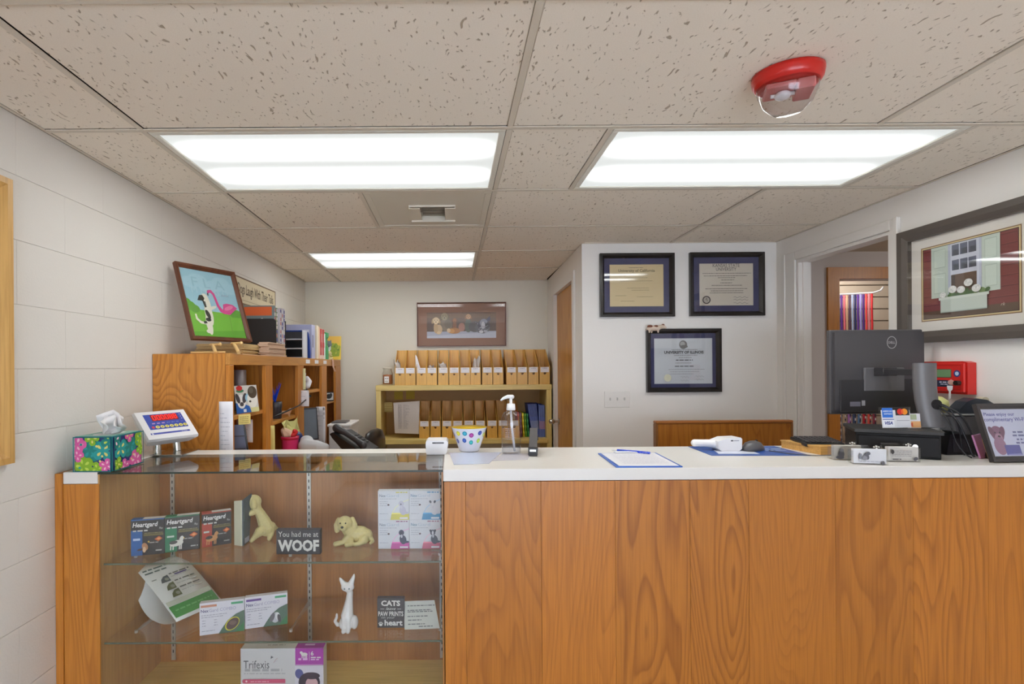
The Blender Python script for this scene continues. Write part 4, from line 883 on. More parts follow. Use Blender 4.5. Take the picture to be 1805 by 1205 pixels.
for k, (c1, c2, h) in enumerate(cols):
    y = 3.17 + .034 * k; nm = ('teal magazine with orange masthead', 'olive green magazine', 'white magazine with red tip', 'blush journal', 'pale journal with dark blue tip')[k]
    t = thing('magazine', nm + ' in the black file holder', 'magazine', (-1.19 + .012 * (k > 1), y, HT + .053), group='magazines in the file holder')
    MB().box(-.105, .10, 0, .026, 0, h - .05, b=.001).build('pages', mat('mag%d' % k, c1, .5), t)
    p = PR((-.105, -.0001, 0)); p.rect(c2, .02, h - .05 - .062, .19, h - .05 - .008)
    if k == 0: p.ell((226, 220, 220), .13, h - .135, .008)
    p.build('cover_print', t)
    p = PR((.1001, 0, 0), (0, 1, 0)); r = random.Random(k)
    for q in range(9): p.rect(r.choice([(70, 72, 140), (206, 202, 210), (190, 120, 120), (228, 222, 214)]), .003, .02 + q * .026, .023, .04 + q * .026)
    p.build('spine_print', t)
# tiered desk tray / binder group
def slab(name, label, cat, y, dy, x0, x1, h, c, z=HT + .001, group=None, lean=0, sub=None, rough=.5):
    t = thing(name, label, cat, (0, y, z), 0, lean, group=group)
    MB().box(x0, x1, 0, dy, 0, h, b=.0015).build('cover', mat('%s_c' % '_'.join(map(str, c)), c, rough), t)
    return t
t = thing('letter_tray', 'white framed black letter tray with three compartments on the bookcase', 'letter tray', (0, 3.52, HT + .001))
BK = BLACK; TX0, TX1 = -1.20, -1.015
MB().box(TX0, TX1, .10, .106, 0, .185).build('back', BK, t)
MB().box(TX1 - .008, TX1, 0, .11, 0, .19, b=.003).box(TX0, TX0 + .008, 0, .11, 0, .19, b=.003).build('side_frame', mat('tray_white', (206, 208, 216), .4), t)
for z in (.0, .062, .124): MB().box(TX0 + .0085, TX1 - .0085, -.004, .099, z, z + .007, b=.001).build('shelf', mat('tray_white', (206, 208, 216), .4), t)
MB().box(TX0 + .0085, TX1 - .0085, .08, .099, .132, .185).build('backing', CHAR, t)
BLUE = (24, 62, 150)
t = thing('binder', 'royal blue plastic binder standing behind the letter tray', 'binder', (0, 3.66, HT + .001))
MB().prism([(-1.20, 0), (-1.005, 0), (-1.010, .13), (-1.022, .185), (-1.05, .20), (-1.20, .20)], 0, .022).build('cover', mat('royal_blue', BLUE, .35), t)
MB().box(-1.19, -1.02, .0225, .027, .002, .205).build('pages', PAPER, t)
t = slab('binder', 'tall lavender grey binder between the blue binder and the cream folder', 'binder', 3.72, .09, -1.26, -1.01, .245, (176, 178, 208))
MB().box(-1.0095, -1.008, .02, .03, .08, .17).build('rings', CHAR, t)
slab('file_folder', 'cream file folder beside the lavender binder', 'folder', 3.85, .05, -1.24, -1.008, .25, (224, 212, 190))
slab('file_folder', 'peach file folder beside the red tabbed folders', 'folder', 3.91, .035, -1.24, -1.01, .245, (236, 196, 160))
for k, y in enumerate((3.965, 4.035)):
    t = slab('file_folder', 'white file folder with red tabs, %s the peach folder' % ('touching' if k == 0 else 'one away from'), 'folder', y, .04, -1.24, -1.012, .235, (236, 214, 204), group='red tabbed folders')
    MB().box(-1.0115, -1.008, -.001, .028, .03, .22, b=.001).box(-1.0118, -1.0075, -.001, .041, .09, .13, b=.001).box(-1.0118, -1.0075, -.001, .041, .195, .232, b=.001).build('tab', mat('red_tab', (200, 44, 48), .4), t)
slab('file_folder', 'white file folder beside the green box', 'folder', 4.10, .02, -1.24, -1.01, .205, (222, 232, 228))
t = thing('box_file', 'bright green plastic file case on the bookcase top', 'file case', (0, 4.13, HT + .001))
MB().prism([(-1.24, 0), (-1.008, 0), (-1.008, .10), (-1.016, .115), (-1.016, .165), (-1.006, .18), (-1.006, .215), (-1.24, .215)], 0, .085).build('case', mat('green_case', (20, 156, 84), .4), t)
t = thing('calendar', 'yellow calendar with a grey kitten picture at the end of the bookcase', 'calendar', (-1.06, 4.50, HT + .003), .12, .2)
MB().box(-.125, .09, -.006, 0, 0, .21, b=.001).build('card', mat('calendar_yellow', (220, 186, 60), .5), t)
p = PR((-.125, -.006, 0)); p.poly((224, 176, 70), [(.0, .17), (.2, .15), (.21, .21), (0, .21)]).poly((136, 156, 40), [(.08, .02), (.2, .03), (.21, .12), (.14, .15)])
for k in range(30): p.ell(random.choice([(120, 146, 40), (90, 120, 36), (176, 176, 60)]), random.uniform(.02, .2), random.uniform(.05, .14), .012, .006, random.random() * 3)
p.ell((112, 120, 126), .095, .135, .042, .036).ell((208, 212, 214), .09, .10, .04, .036).ell((228, 230, 230), .085, .075, .036, .028).ell((100, 108, 114), .10, .125, .022, .018).ell((40, 42, 44), .085, .115, .004).ell((40, 42, 44), .112, .118, .004).poly((112, 120, 126), [(.06, .15), (.066, .18), (.085, .165)]).poly((112, 120, 126), [(.115, .165), (.13, .178), (.132, .15)])
p.build('picture', t)
leafstack('paper_stack', 'small fan of yellowish slips in front of the calendar', 'papers', (-1.05, 4.30, HT + .0005), .09, .12, 7, .010, mat('slips', (222, 206, 152), .7), .2, .012, 5)
t = thing('paper_tag', 'pink paper strip curling over the bookcase edge', 'paper strip', (HX + .0192, 4.28, HT + .001), .0)
MB().sheet([[(x * .0 + dx, y, z) for y in (0, .03, .06)] for dx, z in ((-.03, .002), (.0, .004), (.004, -.02), (.006, -.06), (.02, -.10))], .0008).build('strip', mat('pink_slip', (216, 172, 150), .7), t)
for k, y in enumerate((3.52, 3.75, 4.0)):
    t = thing('note', 'small white label on the bookcase rail, %s from the tall cubby' % ('first', 'second', 'third')[k], 'label', (HX + .0185, y, HT - .036), PI / 2, group='labels on the rail')
    box(0, .10, -.0008, -.0002, 0, .026).build('paper', PAPER, t)
# ---- cubby contents
t = thing('canister', 'brushed grey canister in the first cubby behind the dog card', 'canister', (-1.115, 2.70, SHV[0][2] + .0005))
MB().lathe([(.033, 0), (.036, .003), (.036, .207), (.034, .211), (.034, .212), (.031, .212), (.031, .010), (0, .010)], n=28).build('body', mat('canister_grey', (156, 148, 148), .35, .4), t)
t = thing('bottle', 'small dark bottle at the back of the first cubby', 'bottle', (-1.20, 2.46, SHV[0][2] + .0005))
MB().lathe([(.03, 0), (.032, .004), (.032, .10), (.014, .125), (.014, .14), (0, .14)], n=20).build('body', BLACK, t)
MB().lathe([(.016, .1405), (.016, .165), (0, .166)], n=16).build('cap', mat('pink_cap', (196, 150, 140), .4), t)
a = Vector((-1.040, 2.485, SHV[0][2] + .001)); t = thing('photo_card', 'photo card of two dogs standing in the first cubby', 'card', a, 1.25, .13)
MB().box(0, .160, -.003, 0, 0, .136, b=.0006).build('card', mat('card_black', (28, 28, 34), .4), t)
p = PR((0, -.003, 0)); p.mp = lambda x, y, h: Vector((x * 1.68, -.003 - h, y * 1.04)); p.rect((206, 204, 198), .0, .0, .095, .13).poly((34, 92, 170), [(0, 0), (.062, 0), (.055, .03), (.03, .045), (0, .05)]).ell((232, 230, 228), .024, .055, .018, .034).ell((60, 56, 60), .010, .07, .008, .024, .2).ell((64, 60, 64), .038, .07, .009, .024, -.2).ell((70, 62, 62), .024, .042, .008, .010).ell((64, 130, 90), .022, .105, .016, .008).ell((196, 40, 40), .020, .118, .013, .012).ell((150, 190, 214), .052, .07, .012, .02).ell((230, 228, 218), .07, .06, .022, .04).ell((78, 66, 52), .073, .096, .020, .030).ell((100, 92, 80), .068, .105, .010, .015).ell((52, 46, 44), .060, .052, .005).rect((214, 210, 150), .06, 0, .095, .022).rect((230, 232, 236), .028, .004, .04, .018)
p.build('picture', t)
def hang(name, label, x0, x1, Y, ztop, zbot, m, lines=8, seed=1, bow=.006, c=(176, 176, 186)):
    t = thing(name, label, 'paper', (x0, Y, zbot)); w_ = x1 - x0; h = ztop - zbot
    MB().sheet([[(w_ * i / 3, bow * math.sin(PI * j / 8) * (1 if i % 2 else .3), h * j / 8) for i in range(4)] for j in range(9)], .0005).build('sheet', m, t)
    p = PR((0, -.001, 0)); p.rnd = random.Random(seed); p.mp = lambda x, y, hh: Vector((x, -.0022 - hh + 0 * y, y))
    for k in range(lines): p.words(c, w_ * .12, w_ * p.rnd.uniform(.4, .85), h * (.08 + .8 * k / lines), .003)
    if lines: p.build('writing', t)
    return t
hang('notice_sheet', 'tall narrow white notice sheet taped to the bookcase corner', -1.040, -.978, 2.300, 1.285, .99, PAPER, 12, 4, bow=0)
hang('notice_sheet', 'white card with typed lines in the lower first cubby', -1.13, -1.045, 2.70, 1.165, 1.045, PAPER, 5, 3, bow=0)
t = thing('sticky_note', 'pale yellow sticky note on the first cubby shelf edge', 'note', (HX + .004, 2.44, 1.165), PI / 2 - .7)
MB().box(0, .06, -.001, 0, 0, .048).build('paper', mat('note_yellow', (224, 204, 124), .7), t)
p = PR((0, -.001, 0)); [p.words((140, 120, 70), .006, .05, .008 + .009 * k, .0025) for k in range(4)]; p.build('writing', t)
t = thing('clipboard', 'slate blue binder leaning in the lower first cubby', 'binder', (-1.035, 2.43, TW + .001), .30)
MB().prism([(0, 0), (.075, 0), (.045, .235), (0, .235)], 0, .01).build('cover', mat('slate_binder', (92, 98, 122), .45), t)
MB().prism([(.0755, 0), (.083, 0), (.053, .235), (.0455, .235)], -.002, .012).build('spine', BLACK, t)
for z in (.06, .12, .18): MB().box(.002, .055, -.0025, -.0005, z, z + .004).build('band', CHAR, t)
# second cubby
t = thing('pen_pot', 'dark pen pot with a spiky blue bow in the second cubby', 'pen pot', (-1.065, 3.10, SHV[1][2] + .001))
MB().lathe([(.036, 0), (.038, .004), (.038, .06), (.04, .066), (.04, .10), (.036, .10), (.034, .01), (0, .01)], n=20).build('pot', mat('pot_dark', (60, 58, 66), .4), t)
mb = MB(); r = random.Random(4)
for k in range(16):
    a = r.uniform(0, 6.28); q = r.uniform(.02, .055); mb.cyl((0, 0, .10), (math.cos(a) * q, math.sin(a) * q, .15 + r.uniform(0, .075)), .005, .001, n=6)
mb.build('blue_ribbon', mat('blue_foil', (28, 70, 206), .25), t)
t = thing('desk_organizer', 'low black organizer at the bottom of the second cubby shelf', 'organizer', (-1.10, 2.93, SHV[1][2] + .0005)) if 0 else None
t = thing('pet_toy', 'small tan animal shaped toy on the second cubby edge', 'toy', (-1.04, 3.21, SHV[1][2] + .001))
MB().limb([(-.02, 0, .022, .014), (.02, 0, .026, .013), (.034, -.004, .045, .010)]).limb([(-.022, 0, .018, .006), (-.026, 0, .004, .005)]).limb([(.022, 0, .018, .006), (.026, 0, .004, .005)]).build('body', mat('toy_tan', (206, 160, 124), .5), t, remesh=.003)
t = thing('pen', 'long thin dark pointer jutting out of the second cubby', 'pointer', (-1.06, 2.86, SHV[1][2] + .006))
MB().tube([(0, 0, 0), (.045, .22, .028), (.085, .42, .058), (.10, .62, .105)], .0045, 6).ball((.101, .625, .107), .008).build('rod', BLACK, t)
t = thing('manila_wrapper', 'crumpled yellow green paper flap below the second cubby shelf', 'paper', (HX + .022, 3.0, 1.06))
MB().sheet([[(.01 * math.sin(i * 1.7 + j) + .004 * j, i * .055, (.055 - .02 * j) + .012 * math.sin(i * 1.3) - i * .004 * j) for i in range(7)] for j in range(4)], .0006, smooth=False).build('sheet', mat('yellow_green_paper', (204, 200, 128), .7), t)
hang('notice_sheet', 'tall pale yellow paper in the second cubby opening', -1.015, -.975, 2.83, 1.118, .95, mat('paper_yellow', (216, 208, 130), .7), 0, 2, bow=.002)
t = thing('treat_tub', 'bright pink tub with a beige toy inside, on the worktop', 'tub', (-.952, 3.02, TW + .001))
MB().lathe([(.043, 0), (.046, .004), (.049, .085), (.051, .088), (.051, .092), (.047, .092), (.044, .01), (0, .01)], n=28).build('tub', mat('hot_pink', (232, 62, 140), .35), t)
MB().lathe([(.0515, .086), (.0525, .10), (.0505, .104), (.050, .086)], n=28).build('rim', mat('pink_rim', (206, 40, 80), .35), t)
MB().limb([(-.02, 0, .11, .026), (-.034, 0, .135, .020), (.0, .0, .115, .024)]).build('toy', mat('toy_beige', (214, 178, 150), .6), t, remesh=.003)
MB().limb([(.018, .0, .11, .020), (.034, 0, .128, .014)]).ball((.03, -.01, .135), .012).build('red_toy', mat('toy_red', (214, 50, 50), .5), t, remesh=.003)
t = thing('bag', 'translucent white plastic bag beside the pink tub', 'bag', (-.84, 3.02, TW + .001))
MB().limb([(-.02, 0, .045, .045), (.04, 0, .04, .04), (.09, .01, .03, .03)]).ball((-.02, .02, .075), .04, .03, .03).build('bag', mat('bag_white', (196, 200, 206), .35), t, remesh=.006)
t = thing('ball', 'dark blue ball behind the pink tub', 'ball', (-.96, 3.14, TW + .041))
MB().ball((0, 0, .04), .05, .04, .04).build('ball', mat('navy_ball', (24, 44, 104), .4), t)
# third cubby
t = thing('monitor', 'slim grey blue screen leaning in the third cubby', 'screen', (HX - .075, 3.49, TW + .0005), .75, .12)
MB().box(0, .20, -.012, 0, 0, .225, b=.002).build('panel', mat('screen_frame', (46, 44, 50), .4), t)
MB().box(.010, .19, -.0135, -.0122, .010, .215).build('screen', mat('screen_face', (120, 130, 142), .3, var=.3, bscale=6), t)
MB().box(.07, .13, .001, .03, 0.0, .15).build('stand', CHAR, t)
t = thing('device', 'small grey and white gadget with a cord on the third cubby shelf', 'gadget', (-1.065, 3.66, SHV[2][2] + .001), .5)
MB().box(-.04, .03, -.04, .03, 0, .012, b=.003).build('base', CHAR, t)
MB().prism([(-.04, .013), (.01, .013), (.025, .12), (-.03, .14)], -.02, .02, 'Y').build('body', mat('gadget_grey', (190, 184, 186), .4), t)
MB().limb([(.035, -.01, .03, .022), (.05, 0, .06, .02), (.035, 0, .085, .016)]).build('crumple', PAPER, t, remesh=.004)
hang('notice_sheet', 'curled white paper tag hanging on the stile by the third cubby', -1.000, -.945, 3.40, 1.285, 1.18, PAPER, 3, 7)
hang('notice_strip', 'thin pale green strip of tape hanging beside the third cubby', -.990, -.972, 3.42, 1.43, 1.29, mat('tape_green', (214, 212, 160), .6), 0, 1, bow=.002)
hang('notice_sheet', 'long white sheet hanging on the stile by the fourth cubby', -1.030, -.962, 3.90, 1.140, .86, PAPER, 6, 8, bow=.01)
t = thing('photo_block', 'black and white photo strip standing in the fourth cubby', 'photo', (-1.08, 4.17, SHV[3][2] + .001), .5)
MB().box(0, .12, -.012, 0, 0, .075, b=.001).build('block', BLACK, t)
p = PR((0, -.012, 0)); p.rect((206, 204, 206), .004, .006, .04, .07).rect((180, 178, 176), .048, .01, .116, .068).ell((30, 28, 30), .08, .04, .024, .02).ell((36, 34, 36), .096, .05, .012, .016).ell((60, 56, 60), .02, .04, .010, .02); p.build('picture', t)
# printer cabinet, phone, office chair
t = thing('printer', 'white printer cabinet standing at the far end of the bookcase', 'printer', (-.852, 4.05, 0))
MB().box(-.09, .075, -.13, .20, 0, .985, b=.006).build('body', WHT, t)
MB().box(-.098, .082, -.14, .21, .9855, 1.004, b=.004).build('lid', mat('printer_lid', (238, 236, 236), .35), t)
box(-.004, -.002, -.1312, -.1302, .03, .96).build('seam', DGREY, t)
box(-.08, .03, -.08, .08, 1.0045, 1.016).build('tray', DGREY, t)
t = thing('telephone', 'black desk telephone with raised handset on the worktop', 'telephone', (-.575, 3.02, TW + .001), -.45)
MB().prism([(.02, 0), (.11, 0), (.11, .03), (-.09, .128), (-.108, .118), (-.09, .095)], -.09, .09, 'Y').build('base', BLACK, t)
MB().limb([(-.085, -.055, .150, .026), (-.02, -.055, .125, .017), (.06, -.055, .085, .017), (.10, -.055, .06, .024)]).build('handset', CHAR, t, remesh=.004)
mb = MB()
for i in range(4):
    for j in range(3): u = -.03 + i * .025; mb.box(u - .007, u + .007, .01 + j * .024, .026 + j * .024, .125 - (u + .09) * .475 + .001, .125 - (u + .09) * .475 + .006)
mb.build('keypad', DGREY, t)
t = thing('office_chair', 'black leather office chair behind the display case', 'chair', (-.53, 3.62, 0), 1.36)
LEA = mat('black_leather', (34, 31, 31), .28, bump=.15, bscale=120)
g = []
for j in range(9):
    a = j / 8; wz = .19 * math.sqrt(max(0.02, 1 - abs(2 * a - 1) ** 3.2)); g.append((a, wz))
mb = MB(); mb.lathe([(0, -.26), (.10, -.25), (.17, -.2), (.195, -.08), (.2, .05), (.19, .16), (.14, .225), (.06, .245), (0, .247)], (0, .02, .755), n=24, sy=.24); mb.build('backrest', LEA, t)
MB().lathe([(0, -.045), (.2, -.045), (.235, -.02), (.24, .01), (.2, .04), (0, .05)], (0, -.22, .47), n=24).build('seat', LEA, t)
MB().tube([(0, .07, .62), (0, .085, .5), (0, 0, .40), (0, -.16, .40)], .018).build('back_support', BLACK, t)
MB().cyl((0, -.2, .08), (0, -.2, .42), .025).build('gas_column', CHROME, t)
for k in range(5):
    a = k * 2 * PI / 5; lg = MB().cyl((0, -.2, .10), (.27 * math.cos(a), -.2 + .27 * math.sin(a), .07), .022, .014, n=8).build('leg', BLACK, t)
    MB().cyl((.27 * math.cos(a) - .012, -.2 + .27 * math.sin(a), .0275), (.27 * math.cos(a) + .012, -.2 + .27 * math.sin(a), .0275), .0265, n=12).build('caster', BLACK, lg)
for k in (-1, 1): MB().tube([(k * .24, -.05, .47), (k * .27, -.06, .66), (k * .27, -.3, .68), (k * .25, -.34, .48)], .016).build('armrest', BLACK, t)

# ================================================================== pine shelf unit with cardboard holders
t = thing('shelf_unit', 'pale pine shelf unit against the back wall', 'shelf unit', (0, 0, 0))
UX0, UX1, UY = -.652, .846, 4.39; UT = 1.279; US = .822
MB().box(UX0, UX1, UY, YB - .004, UT - .045, UT, b=.002).build('top_board', PINE, t)
MB().box(UX0 + .002, UX0 + .045, UY + .002, YB - .004, 0, UT - .0455, b=.002).build('side_panel', PINEZ, t)
MB().box(UX1 - .045, UX1 - .002, UY + .002, YB - .004, 0, UT - .0455, b=.002).build('side_panel', PINEZ, t)
MB().box(UX0 + .0455, UX1 - .0455, UY - .03, YB - .004, US - .04, US, b=.002).build('shelf', PINE, t)
box(UX0 + .0455, UX1 - .0455, YB - .015, YB - .005, US + .0005, UT - .0455).build('back_board', mat('unit_back', (186, 150, 98), .6), t)
def holder():
    t = thing('magazine_holder', 'x', 'magazine holder', (0, 0, 0))
    W, Dp, Hb, Hf, th = .0875, .25, .305, .148, .003
    sd = [(0, 0), (Dp, 0), (Dp, Hb), (Dp - .05, Hb), (0, Hf)]
    for x in (0, W - th): MB().prism(sd, x, x + th, 'X').build('side', CARDB, t)
    MB().box(th, W - th, 0, th, 0, Hf - .06).box(th, W / 2 - .011, 0, th, Hf - .06, Hf).box(W / 2 + .011, W - th, 0, th, Hf - .06, Hf).box(W / 2 - .011, W / 2 + .011, 0, th, Hf - .038, Hf).build('front', CARDB, t)
    MB().box(th, W - th, Dp - th, Dp, 0, Hb).build('back', CARDB, t); MB().box(th, W - th, th, Dp - th, 0, th).build('bottom', CARDI, t)
    p = PR((0, -.0002, 0)); p.rect((226, 222, 224), .008, Hf - .046, W - .008, Hf - .001).words((150, 146, 156), W * .3, W * .72, Hf - .014, .004); p.ell((70, 46, 28), W / 2, Hf - .056, .0095, .0095, a0=PI, a1=2 * PI - .001); p.build('label', t)
    return t
up = [704.9, 722.9, 743, 760.3, 781.3, 800.7, 820, 838.4, 859, 878.2, 901.8, 920.7, 940.3, 960.5]
lo = [747.3, 767, 787.2, 806, 825.8, 846, 866.8, 886.4, 906]
ordn = 'first second third fourth fifth sixth seventh eighth ninth tenth eleventh twelfth thirteenth fourteenth'.split()
proto = holder(); n = 0
for row, xs, Yf, z in (('on top of the pine unit, %s from the glass jar', up, 4.405, UT), ('on the lower pine shelf, %s from the typed sheet', lo, 4.43, US)):
    prev = -9
    for k, px in enumerate(xs):
        x = P(px, 660, Yf).x - .044; x = max(x, prev + .0885); prev = x
        lb = 'kraft magazine holder ' + row % ordn[k]; loc = (x, Yf + .01 * (k % 3 == 1) * .6, z + .0006)
        if n == 0: proto.location = loc; proto['label'] = lb; proto['group'] = 'kraft magazine holders'
        else: dup(proto, loc, 0, lb, 'kraft magazine holders')
        n += 1
BAGM = mat('bag_film', (196, 186, 178), .25); 
for k, (px, h, w_, nm) in enumerate(((702, .075, .055, 'clear bag bulging from the first top holder'), (740, .09, .022, 'white envelope corner sticking up in the third top holder'), (762, .03, .05, 'clear packet in the fourth top holder'), (783, .055, .07, 'grey bag bulging from the fifth top holder'), (842, .085, .06, 'grey bag pointing up out of the eighth top holder'))):
    x = P(px, 640, 4.44).x; t = thing('packet', nm, 'bag', (x - w_ * .2, 4.445, UT + .10))
    r = random.Random(k)
    if k == 1: MB().add([(-.03, 0, 0), (.02, 0, 0), (-.02, 0, .145), (-.034, 0, .16), (-.03, .012, 0), (.02, .012, 0), (-.02, .012, .145), (-.034, .012, .16)], [(0, 1, 2, 3), (4, 5, 6, 7), (0, 1, 5, 4), (1, 2, 6, 5), (2, 3, 7, 6), (3, 0, 4, 7)]).build('envelope', PAPER, t)
    else: MB().sheet([[(-w_ / 2 + w_ * i / 5 + .1 * w_ * (j > 2) * (1 if k == 4 else -.6), .018 * math.sin(i * 1.4 + j) + .02, (.05 + h) * j / 4 * (1 - .25 * abs(math.sin(i * 2.1 + k)) * (j > 3)) + (.03 * i / 5 if k == 4 and j > 3 else 0)) for i in range(6)] for j in range(5)], .001).build('film', BAGM, t)
# jar
t = thing('jar', 'square glass jar of brown treats on top of the pine unit', 'jar', (P(683, 660, 4.47).x, 4.47, UT + .0006))
MB().lathe([(.042, 0), (.048, .004), (.048, .10), (.036, .125), (.036, .14), (.033, .14), (.033, .124), (.044, .098), (.044, .008), (0, .008)], n=8).build('glass', ACRY, t)
MB().lathe([(.0, .0095), (.042, .0095), (.042, .088), (0, .094)], n=8).build('contents', mat('treats', (168, 106, 66), .8, bump=.8, bscale=90), t)
MB().lathe([(.038, .1405), (.04, .142), (.04, .152), (0, .153)], n=16).build('lid', mat('jar_lid', (206, 198, 182), .3), t)
p = PR((-.022, -.0465, .02)); p.rect((222, 218, 212), 0, 0, .04, .055).words((120, 90, 80), .005, .035, .035, .006).words((120, 90, 80), .005, .03, .012, .004); p.build('label', t)
# notices in the unit
t = thing('notice_sheet', 'grey typed sheet taped inside the pine unit', 'paper', (-.475, 4.44, .85))
t.location = (P(696, 762, 4.44).x, 4.44, P(696, 765, 4.44).z); WM[t.name] = Matrix.Translation(t.location)
MB().add([(0, 0, .01), (.205, 0, 0), (.215, .004, .285), (-.012, .004, .27), (0, .0006, .01), (.205, .0006, 0), (.215, .0046, .285), (-.012, .0046, .27)], [(0, 1, 2, 3), (4, 5, 6, 7), (0, 1, 5, 4), (1, 2, 6, 5), (2, 3, 7, 6), (3, 0, 4, 7)]).build('paper', mat('notice_grey', (196, 186, 178), .7), t)
p = PR((0, -.0005, 0)); p.mp = lambda x, y, h: Vector((x, -.0008 - h + y * .0035 / .28 * 1.0 + .0004, y))
for k in range(22): p.words((150, 142, 140), .03, .06, .05 + k * .0095, .004); p.words((158, 150, 148), .075, random.uniform(.09, .13), .05 + k * .0095, .004)
p.build('print', t)
for k, (px, py) in enumerate(((695, 704), (716, 703))):
    t = thing('sticky_note', 'yellow sticky note inside the pine unit, %s the cubby side' % ('nearer' if k == 0 else 'further from'), 'note', P(px, py, YB - .018))
    MB().box(0, .078, -.001, 0, 0, .075).build('paper', mat('sticky_yellow', (196, 172, 66), .7), t)
t = thing('sticky_note', 'scribbled pale note on the pine unit side', 'note', P(677, 726, 4.6))
MB().box(0, .075, -.0008, 0, 0, .085).build('paper', mat('note_pale', (196, 176, 108), .7), t)
p = PR((0, -.0008, 0)); [p.line((226, 214, 150), [(.006 + .008 * q, .015 + .022 * k + .008 * (q % 2)) for q in range(9)], .004) for k in range(4)]; p.build('writing', t)
# colour folders and blue booklets on the lower shelf
for k, (px, c, nm, ln) in enumerate(((914, (206, 70, 56), 'red', .05), (918, (120, 70, 96), 'plum', .05), (922, (224, 196, 40), 'yellow', .05), (926, (96, 156, 40), 'lime', .05), (930, (26, 122, 60), 'green', .05))):
    x = P(px, 745, 4.47).x; t = thing('pamphlet', '%s pamphlet edge beside the blue booklets' % nm, 'pamphlet', (x, 4.47, US + .001)); t.rotation_euler = (0, -ln, 0); WM[t.name] = Matrix.Translation(t.location) @ Matrix.Rotation(-ln, 4, 'Y')
    MB().box(0, .0135, 0, .2, 0, .215 - .004 * k, b=.001).build('pages', mat('pam_' + nm, c, .4), t)
    p = PR((0, -.0001, 0)); [p.rect([min(255, q + 46) for q in c], .003, .03 + .05 * j, .014, .05 + .05 * j) for j in range(4)]; p.build('cover_print', t)
for k in range(15):
    far = k < 8; x = P(931 + k * 1.9, 740, 4.5).x; ln = -.14 * (1 - k / 15) if far else -.02
    t = thing('booklet', 'thin royal blue booklet on the lower pine shelf, %s from the green pamphlet' % (ordn + ['fifteenth'])[k], 'booklet', (x + (.03 * (1 - k / 15)), 4.45 + .0 * k, US + .001), group='blue booklets'); t.rotation_euler = (0, ln, 0); WM[t.name] = Matrix.Translation(t.location) @ Matrix.Rotation(ln, 4, 'Y')
    h = .285 if k < 9 else .275
    MB().box(0, .0066, 0, .2, 0, h, b=.0008).build('pages', mat('booklet_blue', (24, 66, 176), .4), t)
    p = PR((0, -.0001, 0)); p.rect((170, 190, 232), .0, .0, .0018, h).rect((20, 40, 116), .0036, h * .62, .0064, h).rect((206, 130, 130) if k > 7 else (170, 180, 206), .0036, h * .25, .0062, h * .5); p.build('spine_print', t)  # printed bands, with a painted highlight line along each spine edge
# ================================================================== things on the display case
TG = ZC - .0012
bx = thing('tissue_box', 'teal floral tissue box with a white tissue pulled up', 'tissue box', (-1.222, 1.838, ZC + .0004))
hw, hd, hh = .0645, .083, .119
MB().box(-hw, hw, -hd, hd, 0, hh, b=.0012).build('carton', mat('tissue_teal', (22, 130, 130), .5), bx)
def flowers(p, W, H, seed):
    r = random.Random(seed); T1, T2, NV, GR, LG, PKc, LP, YL = (18, 128, 120), (30, 152, 150), (52, 62, 120), (132, 178, 40), (190, 214, 84), (216, 92, 158), (240, 190, 206), (222, 212, 120)
    p.rect(NV, .003, .003, W - .003, H - .003)
    def cl(x, y): return (min(max(x, .003), W - .003), min(max(y, .003), H - .003))
    def pet(c, cx, cy, a, L, w_): p.poly(c, [cl(cx + math.cos(a) * L * u - math.sin(a) * w_ * v, cy + math.sin(a) * L * u + math.cos(a) * w_ * v) for u, v in ((0, 0), (.3, .7), (.65, 1), (.95, .6), (1, 0), (.95, -.6), (.65, -1), (.3, -.7))])
    def fl(c, c2, cx, cy, R_, n, a0):
        for k in range(n): pet(c, cx, cy, a0 + 2 * PI * k / n, R_, R_ * .46)
        for k in range(n): pet(c2, cx + .2 * R_ * math.cos(a0 + 2 * PI * k / n), cy + .2 * R_ * math.sin(a0 + 2 * PI * k / n), a0 + 2 * PI * k / n, R_ * .45, R_ * .13)
    L = [(T1, T2, .42, .62, .34, 5, .3), (PKc, LP, .08, .78, .26, 5, 0), (GR, LG, .24, .16, .30, 5, .6), (T2, YL, .76, .60, .30, 4, .75), (PKc, LP, .10, .46, .18, 4, .2), (GR, LG, .62, .08, .20, 4, .3), (PKc, LP, .86, .18, .20, 4, 1.2), (T1, LG, .95, .88, .24, 4, .4), (GR, YL, .5, .95, .2, 4, .1)]
    for c, c2, x, y, R_, n, a in L:
        if seed == 2: x = 1 - x; c = {GR: PKc, PKc: GR}.get(c, c); c2 = {LG: LP, LP: LG}.get(c2, c2)
        fl(c, c2, x * W, y * H, R_ * min(W, H) * 1.05, n, a)
    for k in range(6): p.ell(YL if k % 2 else T2, r.uniform(.1, .9) * W, r.uniform(.1, .9) * H, .004)
    e = .0035
    for a in ((0, 0, W, e), (0, H - e, W, H), (0, 0, e, H), (W - e, 0, W, H)): p.rect((16, 104, 116), *a)
p = PR((-hw, -hd, 0)); flowers(p, 2 * hw, hh, 1); p.build('front_print', bx)
p = PR((hw, -hd, 0), (0, 1, 0)); flowers(p, 2 * hd, hh, 2); p.build('side_print', bx)
p = PR((-hw, -hd, hh), (1, 0, 0), (0, 1, 0)); p.rect((120, 176, 160), .003, .003, 2 * hw - .003, 2 * hd - .003).ell((214, 222, 150), .07, .12, .03, .02).ell((206, 214, 214), hw, hd, .042, .062); p.build('top_print', bx)
TI = mat('tissue_white', (226, 224, 224), .9)
mb = MB()
